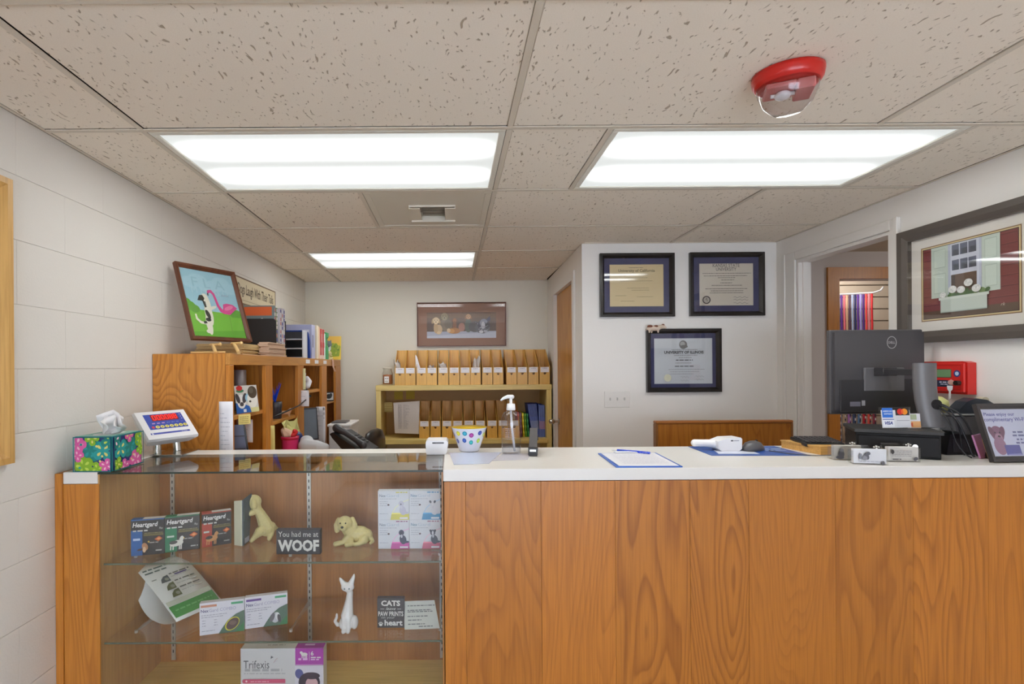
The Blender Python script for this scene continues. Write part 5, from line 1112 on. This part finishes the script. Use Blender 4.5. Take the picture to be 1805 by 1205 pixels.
for k, (a0, s_) in enumerate(((.2, 1.0), (1.5, .85), (2.7, .92))):
    g = []
    for i in range(9):
        u = i / 8 - .5; row = []
        for j in range(7):
            v = j / 6; sp = .018 + .062 * v * (1 - .35 * v); x = u * sp * 2 + .012 * math.sin(9 * u + k) * v; y = .016 * math.cos(11 * u + 2 * k) * (.4 + v) + .01 * math.sin(5 * v + k)
            zz = hh - .004 + .088 * s_ * v - .045 * v * abs(u) * 2 * (1 + .4 * math.sin(k + 3 * u)); row.append((x * math.cos(a0) - y * math.sin(a0) + .01 * v, x * math.sin(a0) + y * math.cos(a0), zz))
        g.append(row)
    mb.sheet(g, .0006)
mb.build('tissue', TI, bx)
# scale indicator
t = thing('scale_indicator', 'white digital scale head with a blue panel and red digits, on two steel posts', 'scale', (-1.188, 2.020, 1.1545), 1.05, .80)
M0 = WM[t.name]; W_, H_ = .209, .1455; SW = mat('scale_white', (224, 224, 226), .3)
def hull(pts, fs): return MB().add(pts, fs)
dp = .052; i_ = .016
MB().add([(0, 0, 0), (W_, 0, 0), (W_, 0, H_), (0, 0, H_), (i_, dp, i_ * .6), (W_ - i_, dp, i_ * .6), (W_ - i_, dp, H_ - i_), (i_, dp, H_ - i_), (-.003, .012, -.003), (W_ + .003, .012, -.003), (W_ + .003, .012, H_ + .003), (-.003, .012, H_ + .003)],
         [(0, 1, 2, 3), (4, 5, 6, 7), (0, 1, 9, 8), (1, 2, 10, 9), (2, 3, 11, 10), (3, 0, 8, 11), (8, 9, 5, 4), (9, 10, 6, 5), (10, 11, 7, 6), (11, 8, 4, 7)]).build('housing', SW, t)
p = PR((0, 0, 0)); p.rect((48, 70, 160), .026, .048, W_ - .022, H_ - .016).rect((66, 78, 160), .018, .022, W_ - .026, .031).text((206, 210, 232), 'SCALE', W_ - .062, .0235, .006).ell((206, 206, 226), .026, .0265, .004)
p.rect((120, 28, 34), .052, .092, .165, .126)
for k, c in enumerate(((206, 70, 70), (206, 70, 70))): pass
p.ell((206, 60, 70), .042, .060, .006)
for k in range(7): p.ell((222, 212, 110), .060 + .0195 * k, .060, .0085, .0075).ell((120, 112, 60), .060 + .0195 * k, .060, .003)
for k in range(3): p.rect((190, 150, 206), .044 + .02 * k, .076, .056 + .02 * k, .081)
for k in range(4): p.words((120, 140, 206), .105 + .02 * k, .118 + .02 * k, .077, .003)
for k in range(3): p.ell((150, 160, 214), .176, .118 - .012 * k, .003)
p.build('face_print', t)
p = PR((0, -.0012, 0))
for k in range(6):
    x = .058 + k * .0175; sg = 'abcdefg' if k > 3 else 'abcdef'
    for s_, a in (('a', (x + .002, .120, x + .011, .1225)), ('g', (x + .002, .108, x + .011, .1105)), ('d', (x + .002, .0965, x + .011, .099)), ('f', (x, .110, x + .0025, .121)), ('b', (x + .0105, .110, x + .013, .121)), ('e', (x, .098, x + .0025, .109)), ('c', (x + .0105, .098, x + .013, .109))):
        if s_ in sg: p.rect((255, 30, 20), *a)
p.build('led_digits', t, LED)
wp = lambda x, y, z: M0 @ Vector((x, y, z))
for k, u in enumerate((.07, .15)):
    q = wp(u, dp - .010, .05)
    MB().cyl((q.x + (.006 if k else -.0), q.y, ZC + .0045), q, .0155, n=20).build('post', CHROME, t, world=True)
q = (wp(.07, dp, .05) + wp(.15, dp, .05)) / 2
MB().box(-1.215, -1.085, q.y - .085, q.y + .075, ZC + .0003, ZC + .004, b=.001).build('base_plate', CHROME, t, world=True)
# white card reader beside the counter top
t = thing('card_reader', 'small white plastic card reader with a dark slot, between case and counter', 'card reader', (-.064, 2.09, ZC + .0002))
MB().prism([(-.040, .0), (.034, 0), (.042, .012), (.046, .046), (.040, .056), (-.036, .056), (-.043, .048), (-.043, .012)], -.042, .05, 'Y').build('body', WHT, t)
p = PR((-.043, -.042, 0)); p.rect((96, 96, 100), .026, .043, .072, .049).rect((50, 50, 54), .026, .044, .038, .048); p.build('slot_print', t)

# ================================================================== things on the counter
ZT = ZC + .0003
def flat_sheet(name, label, pts, m, th=.0008, z=ZT, cat='paper', pr=None):
    t = thing(name, label, cat, (pts[0][0], pts[0][1], z)); o = [Vector((a - pts[0][0], b - pts[0][1], 0)) for a, b in pts]
    MB().prism([(q.x, q.y) for q in o], 0, th, 'Z').build('sheet', m, t); return t
g2 = lambda x, y: tuple(G(x, y, ZC)[:2])
flat_sheet('plastic_sleeve', 'bluish clear plastic sleeve lying under the dotted bowl', [g2(800, 819), g2(862, 817), g2(884, 797), g2(792, 798)], mat('sleeve_blue', (196, 204, 226), .2))
flat_sheet('plastic_sleeve', 'pale lilac paper sleeve between the bowl and the pump bottle', [g2(866, 812), g2(930, 810), g2(936, 799), g2(886, 800)], mat('sleeve_lilac', (206, 204, 214), .2))
# dotted bowl
t = thing('bowl', 'white melamine bowl with coloured dots and a yellow inside', 'bowl', (.068, 2.135, ZT))
prof = [(.036, 0), (.040, .002), (.0415, .006), (.052, .035), (.064, .070), (.0725, .096), (.074, .0985)]
MB().lathe([(0, .001)] + prof, n=40).build('outside', mat('melamine', (224, 224, 232), .22), t)
MB().lathe([(.074, .0987), (.071, .0975), (.062, .068), (.050, .035), (.036, .008), (0, .006)], n=40).build('inside', mat('melamine_yellow', (242, 200, 20), .25), t)
def rad(z):
    for (r0, z0), (r1, z1) in zip(prof, prof[1:]):
        if z0 <= z <= z1: return r0 + (r1 - r0) * (z - z0) / (z1 - z0)
    return prof[-1][0]
mp_ = lambda a, z, h: Vector(((rad(z) + h + .0004) * math.sin(a / .064), -(rad(z) + h + .0004) * math.cos(a / .064), z))
for c, a, z in (((222, 210, 60), -.048, .078), ((34, 150, 178), -.019, .079), ((160, 50, 140), .007, .072), ((42, 62, 150), .043, .080), ((40, 80, 170), -.024, .050), ((38, 160, 160), .007, .042), ((180, 210, 70), .043, .048), ((196, 212, 80), .072, .07), ((70, 80, 150), -.085, .07), ((90, 100, 170), -.064, .045), ((206, 60, 120), .10, .05), ((36, 150, 178), .125, .08), ((222, 210, 60), -.12, .055), ((160, 50, 140), -.15, .08), ((42, 62, 150), .16, .05), ((180, 210, 70), .19, .075)):
    p = PR(mp=mp_); p.ell(c, a, z, .0095, .0095, n=14); p.ell([min(255, q + 50) for q in c], a, z, .0045, .0045, n=10); p.ell(c, a, z, .002, .002, n=8); p.build('dot', t)
# pump bottle
t = thing('pump_bottle', 'clear hand sanitizer bottle with a white pump', 'bottle', (.233, 2.06, ZT))
MB().lathe([(.034, 0), (.038, .004), (.039, .12), (.038, .145), (.030, .162), (.016, .170), (.013, .172), (.013, .178)], n=32).build('bottle', glass('bottle_clear', (.93, .93, .945), 1.6), t)
MB().lathe([(0, .0035), (.0345, .0035), (.0362, .008), (.0366, .028), (0, .028)], n=28).build('gel', glass('clear_gel', (.90, .92, .95), 1.38), t)
MB().lathe([(.0165, .1725), (.0185, .176), (.0165, .198), (.008, .200), (.006, .2005), (.006, .224), (0, .224)], n=24).build('collar', WHT, t)
MB().limb([(.006, 0, .226, .0085), (-.012, 0, .227, .0075), (-.030, 0, .220, .0055), (-.038, 0, .213, .004)]).build('nozzle', WHT, t, remesh=.0018)
MB().tube([(0, 0, .17), (.004, 0, .10), (.014, 0, .01)], .0045, 8).build('dip_tube', mat('tube_milky', (224, 224, 226), .4), t)
p = PR(); p.mp = lambda a, z, h: Vector(((.0393 + h) * math.sin(a / .039), -(.0393 + h) * math.cos(a / .039), z))
for k in range(6): p.words((206, 190, 190), -.026, .012, .062 + .008 * k, .002)
p.build('label_print', t)
# stapler
t = thing('stapler', 'black and steel stapler pointing at the camera beside the pump bottle', 'stapler', (.309, 1.992, ZT), -.18)
MB().box(-.017, .017, 0, .175, 0, .008, b=.002).build('base', CHAR, t)
MB().prism([(.0, .010), (.17, .052), (.17, .088), (.15, .092), (.02, .036), (.0, .030)], -.0155, .0155, 'X').build('arm', mat('stapler_grey', (92, 90, 90), .35), t)
MB().prism([(-.002, .006), (.022, .012), (.022, .034), (-.002, .032)], -.018, .018, 'X').build('head', BLACK, t)
MB().box(-.012, .012, -.0028, -.0022, .018, .026).build('badge', CHROME, t)
MB().cyl((-.018, .155, .05), (.018, .155, .05), .010, n=12).box(-.014, .014, .148, .172, .0085, .05).build('hinge', CHAR, t)
# clipboard with pen
t = thing('clipboard', 'blue clipboard with a white form on the counter', 'clipboard', (.556, 1.757, ZT), .0)
MB().prism([(0, 0), (.224, -.004), (.243, .275), (.016, .275)], 0, .004, 'Z').build('board', mat('clip_blue', (42, 96, 190), .35), t)
MB().prism([(.012, .006), (.214, .003), (.232, .262), (.024, .262)], .0042, .0056, 'Z').build('form', PAPER, t)
p = PR((0, 0, .0056), (1, 0, 0), (0, 1, 0)); [p.words((190, 190, 206), .04, .2, .04 + .018 * k, .004) for k in range(11)]; p.build('form_print', t)
MB().box(.075, .175, .250, .272, .0058, .012, b=.002).build('clip', mat('clip_white', (214, 216, 224), .3), t)
a, b = G(1088, 798, ZC), G(1146, 803, ZC)
t = thing('pen', 'bright blue ballpoint pen lying on the clipboard', 'pen', (a.x, a.y, ZT + .0105), math.atan2(b.y - a.y, b.x - a.x))
L = (b - a).length
MB().tube([(0, 0, 0), (L * .5, 0, 0), (L * .85, 0, 0), (L, 0, 0)], .0047, 12).build('barrel', mat('pen_blue', (26, 70, 214), .25), t)
MB().tube([(-.016, 0, 0), (-.001, 0, 0)], .0035, 10).ball((-.018, 0, 0), .0045).build('tip', WHT, t)
MB().box(.03, .11, -.0015, .0015, .0052, .0068).build('clip', WHT, t)
# blue leaflet, scanner, mouse
t = thing('leaflet', 'wide blue leaflet lying flat under the scanner and mouse', 'leaflet', (0, 0, ZT))
lp = [(.99, 1.975), (1.362, 1.96), (1.366, 2.198), (1.003, 2.20)]
MB().prism(lp, 0, .0008, 'Z').build('sheet', mat('leaflet_blue', (44, 84, 160), .4), t)
p = PR((0, 0, .0008), (1, 0, 0), (0, 1, 0)); p.poly((206, 210, 226), [(1.035, 2.01), (1.19, 2.0), (1.2, 2.07), (1.06, 2.10)]); p.words((196, 210, 232), 1.27, 1.35, 2.11, .012).words((170, 190, 224), 1.26, 1.35, 2.075, .012).rect((90, 120, 184), 1.25, 2.15, 1.355, 2.165); p.build('print', t)
t = thing('scanner', 'white handheld scanner lying on the blue leaflet', 'scanner', (1.105, 2.10, ZT + .001), .05)
MB().prism([(-.045, .012), (-.03, 0), (.04, 0), (.052, .010), (.053, .048), (.048, .054), (-.012, .052), (-.045, .040)], -.035, .03, 'Y').build('head', WHT, t)
MB().limb([(-.04, .0, .026, .018), (-.08, .02, .026, .016), (-.108, .03, .026, .0155)]).build('handle', WHT, t, remesh=.003)
p = PR((0, -.035, 0)); p.rect((70, 70, 74), .006, .040, .016, .045).rect((150, 150, 156), .018, .041, .04, .044); p.build('badge_print', t)
t = thing('mouse', 'dark grey computer mouse with a cord on the blue leaflet', 'mouse', (1.215, 2.09, ZT + .001), .5)
MB().lathe([(.052, 0), (.056, .004), (.054, .014), (.04, .030), (.018, .037), (0, .038)], n=28, sy=.6).build('shell', mat('mouse_grey', (84, 82, 84), .35), t)
MB().box(-.004, .004, .0, .004, .0, .0).cyl((.024, -.003, .036), (.024, .003, .036), .005, n=10).build('wheel', BLACK, t)
MB().tube([(1.262, 2.06, ZT + .004), (1.30, 1.99, ZT + .003), (1.37, 1.945, ZT + .003), (1.42, 1.95, ZT + .003), (1.45, 1.955, ZT + .003)], .0018, 6).build('cord', DGREY, t, world=True)
# wooden tray + keyboard
t = thing('wooden_tray', 'flat light wooden box under the keyboard', 'box', (0, 0, ZT))
WT = wood('tray_wood', (222, 172, 96), (196, 140, 66), ring=3, axis='X')
poly = [(1.408, 1.975), (1.505, 1.985), (1.505, 2.16), (1.375, 2.16)]
MB().prism(poly, 0, .026, 'Z').build('box', WT, t)
MB().prism([(1.404, 1.972), (1.506, 1.982), (1.506, 2.162), (1.372, 2.162)], .0265, .032, 'Z').build('lid', WT, t)
t = thing('keyboard', 'black keyboard resting on the wooden box', 'keyboard', (1.40, 2.145, ZT + .034), -.12, -.10)
MB().box(0, .146, -.115, .0, 0, .014, b=.003).build('body', BLACK, t)
mb = MB()
for i in range(7):
    for j in range(5): mb.box(.010 + i * .0192, .026 + i * .0192, -.106 + j * .0202, -.090 + j * .0202, .0142, .019, b=.001)
mb.build('keys', CHAR, t)
# black cash box with monitor on top
t = thing('cash_drawer', 'black metal cash drawer under the monitor', 'cash drawer', (1.646, 1.889, ZT), -.49)
MB().box(-.135, .110, .012, .215, .0, .088, b=.002).box(-.128, .103, .004, .0118, .008, .080, b=.002).build('drawer', mat('drawer_black', (30, 28, 28), .6, spec=.2), t)
MB().box(-.141, .116, 0, .22, .0885, .102, b=.002).build('lid', mat('drawer_lid', (52, 50, 49), .55, spec=.3), t)
MB().cyl((.035, .003, .045), (.035, -.002, .045), .008, n=14).build('lock', CHROME, t)
zb = ZT + .1025
t = thing('monitor', 'black computer monitor turned away, showing its back and round badge', 'monitor', (1.825, 2.235, zb))
MK = mat('monitor_black', (74, 71, 73), .36, bump=.05, bscale=300); zc = 1.578 - zb; zl = 1.215 - zb
X0, X1 = -.198, .203
MB().box(X0, X1, -.012, .012, zl, zc, b=.004).build('panel', MK, t)
MB().prism([(X0 + .012, zl + .02), (X1 - .006, zl + .02), (X1 - .006, zc - .012), (X0 + .012, zc - .012)], -.024, -.0125).build('back_shell', MK, t)
MB().box(X0 + .03, X1 - .02, -.031, -.0245, zl + .012, zl + .150, b=.003).build('connector_bay', mat('bay_black', (46, 44, 46), .45), t)
MB().box(X0 + .13, X1 - .10, -.036, -.0246, zl + .10, zl + .20, b=.003).build('mount_plate', mat('mount_grey', (100, 98, 100), .4), t)
MB().box(-.03, .03, -.085, -.0365, zl + .165, zl + .20, b=.002).build('mount_arm', CHAR, t)
bc = (.058, -.0243, zc - .056)
p = PR((bc[0], bc[1], bc[2])); p.ring((176, 172, 172), 0, 0, .021, .0265, .0028, n=32); p.text((176, 172, 172), 'DELL', 0, -.005, .010, .029, bold=.02, al='c'); p.build('badge', t)
for c, q in (((120, 118, 132), (.07, .035, .115, .055)), ((176, 174, 180), (.12, .038, .135, .06)), ((206, 204, 206), (.192, .105, .195, .125))):
    p = PR((X0, -.0311, zl)); p.rect(c, *q); p.build('sticker', t)
p = PR((X0, -.0311, zl)); p.poly((206, 204, 206), [(.20, .105), (.215, .105), (.215, .109), (.204, .109), (.204, .122), (.213, .122), (.213, .126), (.20, .126)]); p.build('sticker', t)
sx = .085; SG = mat('stand_grey', (104, 101, 102), .38)
col_ = [(-.188 + .06, .002), (-.19 + .06, .06), (-.165 + .05, .14), (-.15 + .05, .25)]
mb = MB(); vs = []; NS = 13
for zz, y, w0, w1 in ((.004, -.262, -.036, .046), (.03, -.258, -.039, .044), (.06, -.253, -.043, .041), (.10, -.248, -.048, .038), (.15, -.245, -.051, .036), (.20, -.244, -.052, .036), (.246, -.244, -.052, .036)):
    for k in range(NS):
        a = PI + PI * k / (NS - 1); vs.append(((w0 + w1) / 2 + (w1 - w0) / 2 * math.cos(a), y + .030 * math.sin(a), zz))
for i in range(6):
    for k in range(NS): pass
mb.add(vs, [(i * NS + k, i * NS + (k + 1) % NS, (i + 1) * NS + (k + 1) % NS, (i + 1) * NS + k) for i in range(6) for k in range(NS)], True); mb.add(vs[:NS], [list(range(NS))]); mb.add(vs[-NS:], [list(range(NS))])
st_ = mb.build('stand', SG, t)
MB().cyl((.008, -.285, .088), (.006, -.255, .088), .0185, n=24).build('cable_hole', BLACK, t)
MB().box(-.060, .040, -.285, -.235, .0, .0038, b=.001).build('foot', SG, t)
MB().box(-.03, .02, -.243, -.0855, zl + .17, zl + .195, b=.002).build('neck', CHAR, t)
# cables
def cable(label, pts, r=.003):
    t = thing('cable', label, 'cable', (pts[0][0], pts[0][1], pts[0][2])); P_ = [Vector(q) for q in pts]; out = []
    for i in range(len(P_) - 1):
        p0, p1, p2, p3 = P_[max(i - 1, 0)], P_[i], P_[i + 1], P_[min(i + 2, len(P_) - 1)]
        for k in range(6): u = k / 6; out.append(.5 * ((2 * p1) + (p2 - p0) * u + (2 * p0 - 5 * p1 + 4 * p2 - p3) * u * u + (3 * p1 - p0 - 3 * p2 + p3) * u ** 3))
    out.append(P_[-1]); MB().tube(out, r, 6).build('cord', BLACK, t, world=True)
hx, hy_, hz = 1.838, 1.955, zb + .088
cable('thick black cable looping lowest from the hole of the monitor stand', [(hx, hy_, hz), (hx + .05, 1.925, hz - .03), (hx + .075, 1.905, hz - .10), (hx + .082, 1.90, ZT + .03), (hx + .09, 1.898, ZT + .005)])
cable('thin cable running down the stand to the counter', [(hx + .004, hy_, hz + .006), (hx + .03, 1.94, hz - .015), (hx + .052, 1.928, hz - .08), (hx + .06, 1.925, ZT + .03), (hx + .07, 1.925, ZT + .004)], .0025)
cable('grey black cable crossing from the stand to the wifi frame', [(hx - .0, hy_, hz - .007), (hx + .028, 1.915, hz - .05), (hx + .045, 1.895, hz - .12), (hx + .055, 1.885, ZT + .02), (hx + .062, 1.88, ZT + .005)], .0035)
cable('slack looped cable touching the counter behind the card holders', [(hx + .002, hy_ - .004, hz - .012), (hx + .002, 1.91, hz - .07), (hx + .004, 1.89, hz - .13), (hx + .02, 1.875, ZT + .02), (hx + .04, 1.868, ZT + .004)], .0022)
# acrylic credit card sign
t = thing('card_sign', 'clear acrylic stand of credit card logos on the cash drawer', 'sign', (1.660, 1.935, zb), 0, .12)
MB().box(-.058, .062, -.004, 0, 0, .082, b=.001).box(-.058, .062, -.004, .04, 0, .003).build('acrylic', ACRY, t)
p = PR((-.058, -.0042, 0)); p.rect((222, 222, 224), .006, .004, .114, .07).rect((40, 110, 206), .010, .042, .05, .078).text((206, 222, 240), 'AMERICAN', .013, .063, .006, .034, bold=.03).text((206, 222, 240), 'EXPRESS', .017, .053, .006, .030, bold=.03)
p.rect((40, 34, 40), .060, .050, .112, .078).ell((214, 40, 34), .078, .064, .0115).ell((240, 150, 40), .094, .064, .0115).ell((236, 100, 36), .086, .064, .0045, .009)
p.rect((236, 236, 240), .010, .008, .052, .040).rect((60, 90, 170), .010, .034, .052, .037).text((46, 66, 140), 'VISA', .031, .016, .012, .030, bold=.04, shear=.25, al='c').rect((216, 216, 220), .06, .006, .112, .046).rect((150, 150, 156), .062, .030, .110, .032)
p.build('logos', t)
t = thing('card_sign', 'small peach and white card leaning beside the credit card stand', 'card', (1.735, 1.950, zb), 0, .1)
MB().box(-.016, .034, -.001, 0, 0, .055).build('card', PAPER, t)
p = PR((-.016, -.001, 0)); p.rect((236, 178, 120), .0, .002, .05, .026).poly((214, 90, 50), [(.0, .014), (.02, .022), (.02, .006)]).rect((176, 186, 150), .008, .032, .036, .052); p.build('print', t)
# business card holders
for a, b, Yd, nm, seed in (((1470, 811), (1506, 811), 1.868, 'grey dog sketch card holder touching the wooden box', 1), ((1504, 817), (1566, 820), 1.79, 'white business card holder in front of the other two, with two sketched dogs', 2), ((1566, 815), (1612, 818), 1.825, 'business card holder with lines of type, in front of the cash drawer', 3)):
    pa, pb = P(*a, Yd), P(*b, Yd); w_ = .104 if seed != 1 else .098
    rz = {1: -.12, 2: -.25, 3: -.12}[seed]
    t = thing('card_holder', nm, 'card holder', (pa.x, Yd, ZT), rz, group='acrylic card holders')
    MB().box(0, w_, 0, .002, 0, .05).box(0, w_, 0, .04, 0, .002).box(0, w_, .038, .04, .002, .062).box(0, .002, .0021, .0379, .002, .045).box(w_ - .002, w_, .0021, .0379, .002, .045).build('holder', ACRY, t)
    MB().box(.003, w_ - .003, .006, .022, .0025, .052, b=.0006).build('cards', mat('card_stock_%d' % seed, ((190, 184, 176), (224, 224, 230), (210, 206, 202))[seed - 1], .6), t)
    p = PR((0, -.0002, 0)); c = (84, 82, 88)
    if seed == 1: p.ell(c, .025, .022, .010, .014).ell((120, 118, 120), .026, .036, .007, .007).ell(c, .02, .01, .014, .006); [p.words((130, 126, 126), .045, .09, .014 + .007 * k, .003) for k in range(4)]
    elif seed == 2:
        p.ell((110, 112, 120), .022, .032, .004, .006).ell((110, 112, 120), .021, .024, .005, .006).ell(c, .040, .028, .007, .012, .3).ell(c, .045, .038, .006, .006).ell((130, 128, 134), .034, .022, .008, .008).ell(c, .088, .006, .005, .008); p.words((180, 180, 190), .02, .08, .009, .003)
    else: [p.words((150, 146, 146), .012, .075, .020 + .006 * k, .0022) for k in range(4)]; p.words((96, 92, 92), .012, .04, .008, .004).ell(c, .086, .012, .008, .006, .4).ell((60, 56, 56), .012, .036, .005, .008)
    p.build('card_print', t)
    MB().cyl((w_ * .75, .02, .0525), (w_ * .75, .02, .056), .004, n=10).ball((w_ * .75, .02, .060), .004).ball((w_ * .75 - .007, .02, .058), .003).ball((w_ * .75 + .007, .02, .058), .003).build('finial', CHROME, t)
# wifi frame
t, p = frame('black framed wifi notice with a photo of a puppy, standing at the counter end', .205, .205, (1.975, 1.806, ZT + .0005), .04, .019, .016, mat('wifi_frame', (58, 54, 54), .4), mat('wifi_paper', (206, 206, 226), .5), lean=.29, name='standing_notice', cat='notice')
x0, y0, W2, H2 = .019, .019, .167, .167
p.rect((204, 206, 226), x0, y0, x0 + W2, y0 + H2).text((84, 84, 160), 'Please enjoy our', .026, .158, .016, .115, bold=.02).text((84, 84, 160), 'complimentary Wi-Fi', .022, .138, .018, .152, bold=.02)
p.ell((140, 96, 122), .055, .098, .024, .028).ell((120, 78, 104), .036, .105, .010, .02, .3).ell((120, 78, 104), .074, .105, .010, .02, -.3).ell((170, 130, 150), .056, .085, .014, .014).ell((60, 40, 60), .058, .088, .005, .004).ell((60, 40, 60), .047, .102, .003).ell((60, 40, 60), .064, .102, .003).ell((156, 116, 140), .052, .055, .022, .032).rect((96, 96, 160), .066, .022, .122, .058).poly((150, 150, 200), [(.066, .022), (.122, .022), (.118, .028), (.072, .026)])
p.words((110, 110, 150), .112, .15, .100, .006).words((110, 110, 150), .108, .16, .088, .006).words((110, 110, 150), .118, .15, .074, .006).words((110, 110, 150), .112, .16, .062, .006)
p.build('notice_print', t)
MB().prism([(.0, .01), (.0, .16), (.085, .012)], -.03, .03, 'X').build('easel_back', BLACK, t)
# tape dispenser, tray and notes behind the wifi frame
t = thing('terminal', 'black plastic terminal block beside the monitor stand, under the grey tray', 'terminal', (1.945, 1.985, ZT))
MB().prism([(-.075, 0), (.10, 0), (.10, .078), (-.060, .078)], -.03, .075, 'Y').build('body', BLACK, t)
MB().box(-.05, .09, -.031, -.0302, .01, .06).build('panel', CHAR, t)
t = thing('letter_tray', 'shallow grey plastic tray behind the wifi frame', 'tray', (1.968, 1.975, ZT + .0785))
MB().prism([(-.075, .012), (-.055, .0), (.055, 0), (.085, .03), (.09, .07), (-.088, .066)], -.035, .03, 'Y').build('tray', mat('tray_grey', (112, 114, 118), .45), t)
MB().box(-.09, .092, -.038, .033, .0705, .076, b=.002).build('rim', mat('tray_rim', (150, 152, 154), .45), t)
t = thing('tape_dispenser', 'dark blue grey tape dispenser on top of the grey tray', 'tape dispenser', (2.000, 1.985, ZT + .155), -.1)
MB().prism([(-.07, 0), (.07, 0), (.072, .012), (.055, .036), (.03, .052), (-.01, .058), (-.04, .045), (-.065, .018)], -.026, .026, 'Y').build('body', mat('dispenser_slate', (56, 62, 72), .3), t)
MB().cyl((.034, -.014, .050), (.034, .014, .050), .012, n=20).build('tape_roll', mat('tape_beige', (196, 186, 160), .3), t)
t = thing('sticky_pad', 'ball of pale yellow green sticky notes beside the monitor stand', 'note', (1.958, 2.10, ZT + .0), .2)
MB().lathe([(.02, 0), (.024, .01), (.02, .13), (.0, .131)], n=12).build('post', PAPER, t)
MB().lathe([(0, .125), (.036, .135), (.05, .165), (.046, .195), (.025, .212), (0, .215)], n=9).build('note', mat('lime_note', (222, 224, 150), .6), t)
for k, (c, nm, x, y, h, rz) in enumerate((((206, 140, 190), 'pink', 1.935, 1.885, .085, .5), ((236, 172, 84), 'orange', 1.942, 1.852, .075, .35))):
    t = thing('sticky_pad', '%s sticky note pad leaning behind the wifi frame' % nm, 'note', (x, y, ZT + .0005), rz, .25)
    MB().box(-.035, .045, -.006, 0, 0, h, b=.001).build('pad', mat('pad_' + nm, c, .6), t)
# red fire panel on the right wall
t = thing('fire_panel', 'red fire alarm annunciator panel with keys on the right wall', 'alarm panel', (XR - .0005, 2.165, 1.305), -PI / 2)
PW = .098
MB().prism([(-PW - .02, .012), (-PW, .0), (PW, 0), (PW, .128), (PW - .02, .134), (-PW, .134), (-PW - .02, .125)], -.036, -.001, 'Y').box(-PW - .012, PW - .004, -.046, -.0365, .008, .126, b=.003).build('housing', mat('panel_red', (206, 40, 34), .32), t)
p = PR((0, -.0465, 0)); p.rect((172, 28, 26), -.09, .018, .082, .118).rect((206, 40, 34), -.088, .020, .08, .116).rect((60, 72, 58), -.05, .066, .042, .102).rect((108, 140, 98), -.048, .069, .040, .100).rect((40, 46, 66), -.05, .028, .046, .056).words((190, 190, 206), -.01, .034, .045, .005).words((190, 190, 206), -.005, .03, .037, .004).ell((40, 60, 120), .066, .084, .014).ell((190, 206, 226), .066, .084, .008)
p.build('face_print', t)
MB().cyl((.074, -.0465, .046), (.074, -.062, .046), .010, n=14).build('lock', mat('lock_dark', (70, 60, 56), .3, .6), t)
MB().lathe([(0, -.012), (.012, -.008), (.013, .006), (0, .012)], (.050, -.056, .048), n=12, sy=.2).build('key_tag', mat('tag_pink', (206, 160, 150), .4), t)
MB().prism([(-.012, .034), (.012, .034), (.010, .018), (.003, .012), (.003, -.018), (-.004, -.022), (-.004, .012), (-.010, .018)], -.058, -.056, 'Y').build('key', WHT, t)
for v_ in t.children:
    if v_.name.startswith('key') and not v_.name.startswith('key_tag'): v_.location = (.046, 0, 0)

# ================================================================== leashes in the shop room
def rail(label, z0, z1, n, cols, ztip, xs, ys, grp, seed, pat=False):
    t = thing('display_rail', label, 'rail', (xs[0], ys[0], z0))
    MB().tube([(xs[0], ys[0], z0), (xs[1], ys[1], z0), (xs[1] + .07, ys[1] + .012, z0 + .02), (xs[1] + .10, ys[1] + .02, z0 + .05)], .007, 8).build('rod', WHT, t, world=True)
    MB().box(xs[0] - .02, xs[0] + .0, ys[0] + .005, SLY - .001, z0 - .02, z0 + .02).build('bracket', WHT, t, world=True)
    r = random.Random(seed)
    for k in range(n):
        u = (k + .5) / n; c = cols[k % len(cols)]; x = xs[0] + (xs[1] - xs[0]) * u; y = ys[0] + (ys[1] - ys[0]) * u
        s_ = thing('leash', '%s nylon leash, %s on the %s leash rail' % (c[1], ordn[k], grp), 'leash', (x, y, z0 - .008), .15, group='leashes on the %s rail' % grp)
        wl_ = (xs[1] - xs[0]) / n * .46; zb_ = ztip - z0 + r.uniform(-.03, .03)
        MB().sheet([[(dx, .006 * math.sin(3 * q), zb_ * q / 4) for q in range(5)] for dx in (-wl_, 0, wl_)], .006).build('webbing', mat('web_%s' % c[1], c[0], .6), s_)
        if pat:
            p = PR((-wl_, -.010, zb_)); [p.rect((226, 220, 226) if q % 2 else (60, 60, 80), wl_ * .6, -zb_ * q / 14, wl_ * 1.4, -zb_ * (q + .6) / 14) for q in range(12)]; p.build('pattern', s_)
LC = [((40, 96, 170), 'blue'), ((84, 34, 120), 'purple'), ((206, 96, 110), 'rose'), ((190, 150, 120), 'tan'), ((74, 44, 66), 'plum'), ((150, 160, 190), 'silver'), ((30, 34, 84), 'navy'), ((84, 40, 130), 'violet'), ((150, 140, 200), 'lavender'), ((74, 30, 116), 'indigo'), ((220, 64, 66), 'coral'), ((196, 120, 130), 'dusty pink'), ((206, 36, 44), 'red')]
zA = P(1500, 516, 4.3).z
rail('white display rail of plain leashes seen over the monitor', zA, 0, 13, LC, zA - .55, (P(1487, 520, 4.33).x, P(1534, 510, 4.33).x), (4.40, 4.30), 'upper', 1)
zB_ = P(1500, 690, 4.3).z
LD = [((46, 96, 170), 'sky blue'), ((196, 170, 140), 'beige'), ((180, 120, 190), 'orchid'), ((70, 84, 120), 'checked grey'), ((96, 130, 170), 'steel blue'), ((196, 40, 56), 'crimson'), ((226, 90, 80), 'salmon'), ((150, 60, 80), 'maroon')]
rail('white display rail of patterned leashes seen under the monitor', zB_, 0, 8, LD, zB_ - .45, (P(1486, 690, 4.33).x, P(1540, 690, 4.33).x), (4.40, 4.30), 'lower', 2, True)
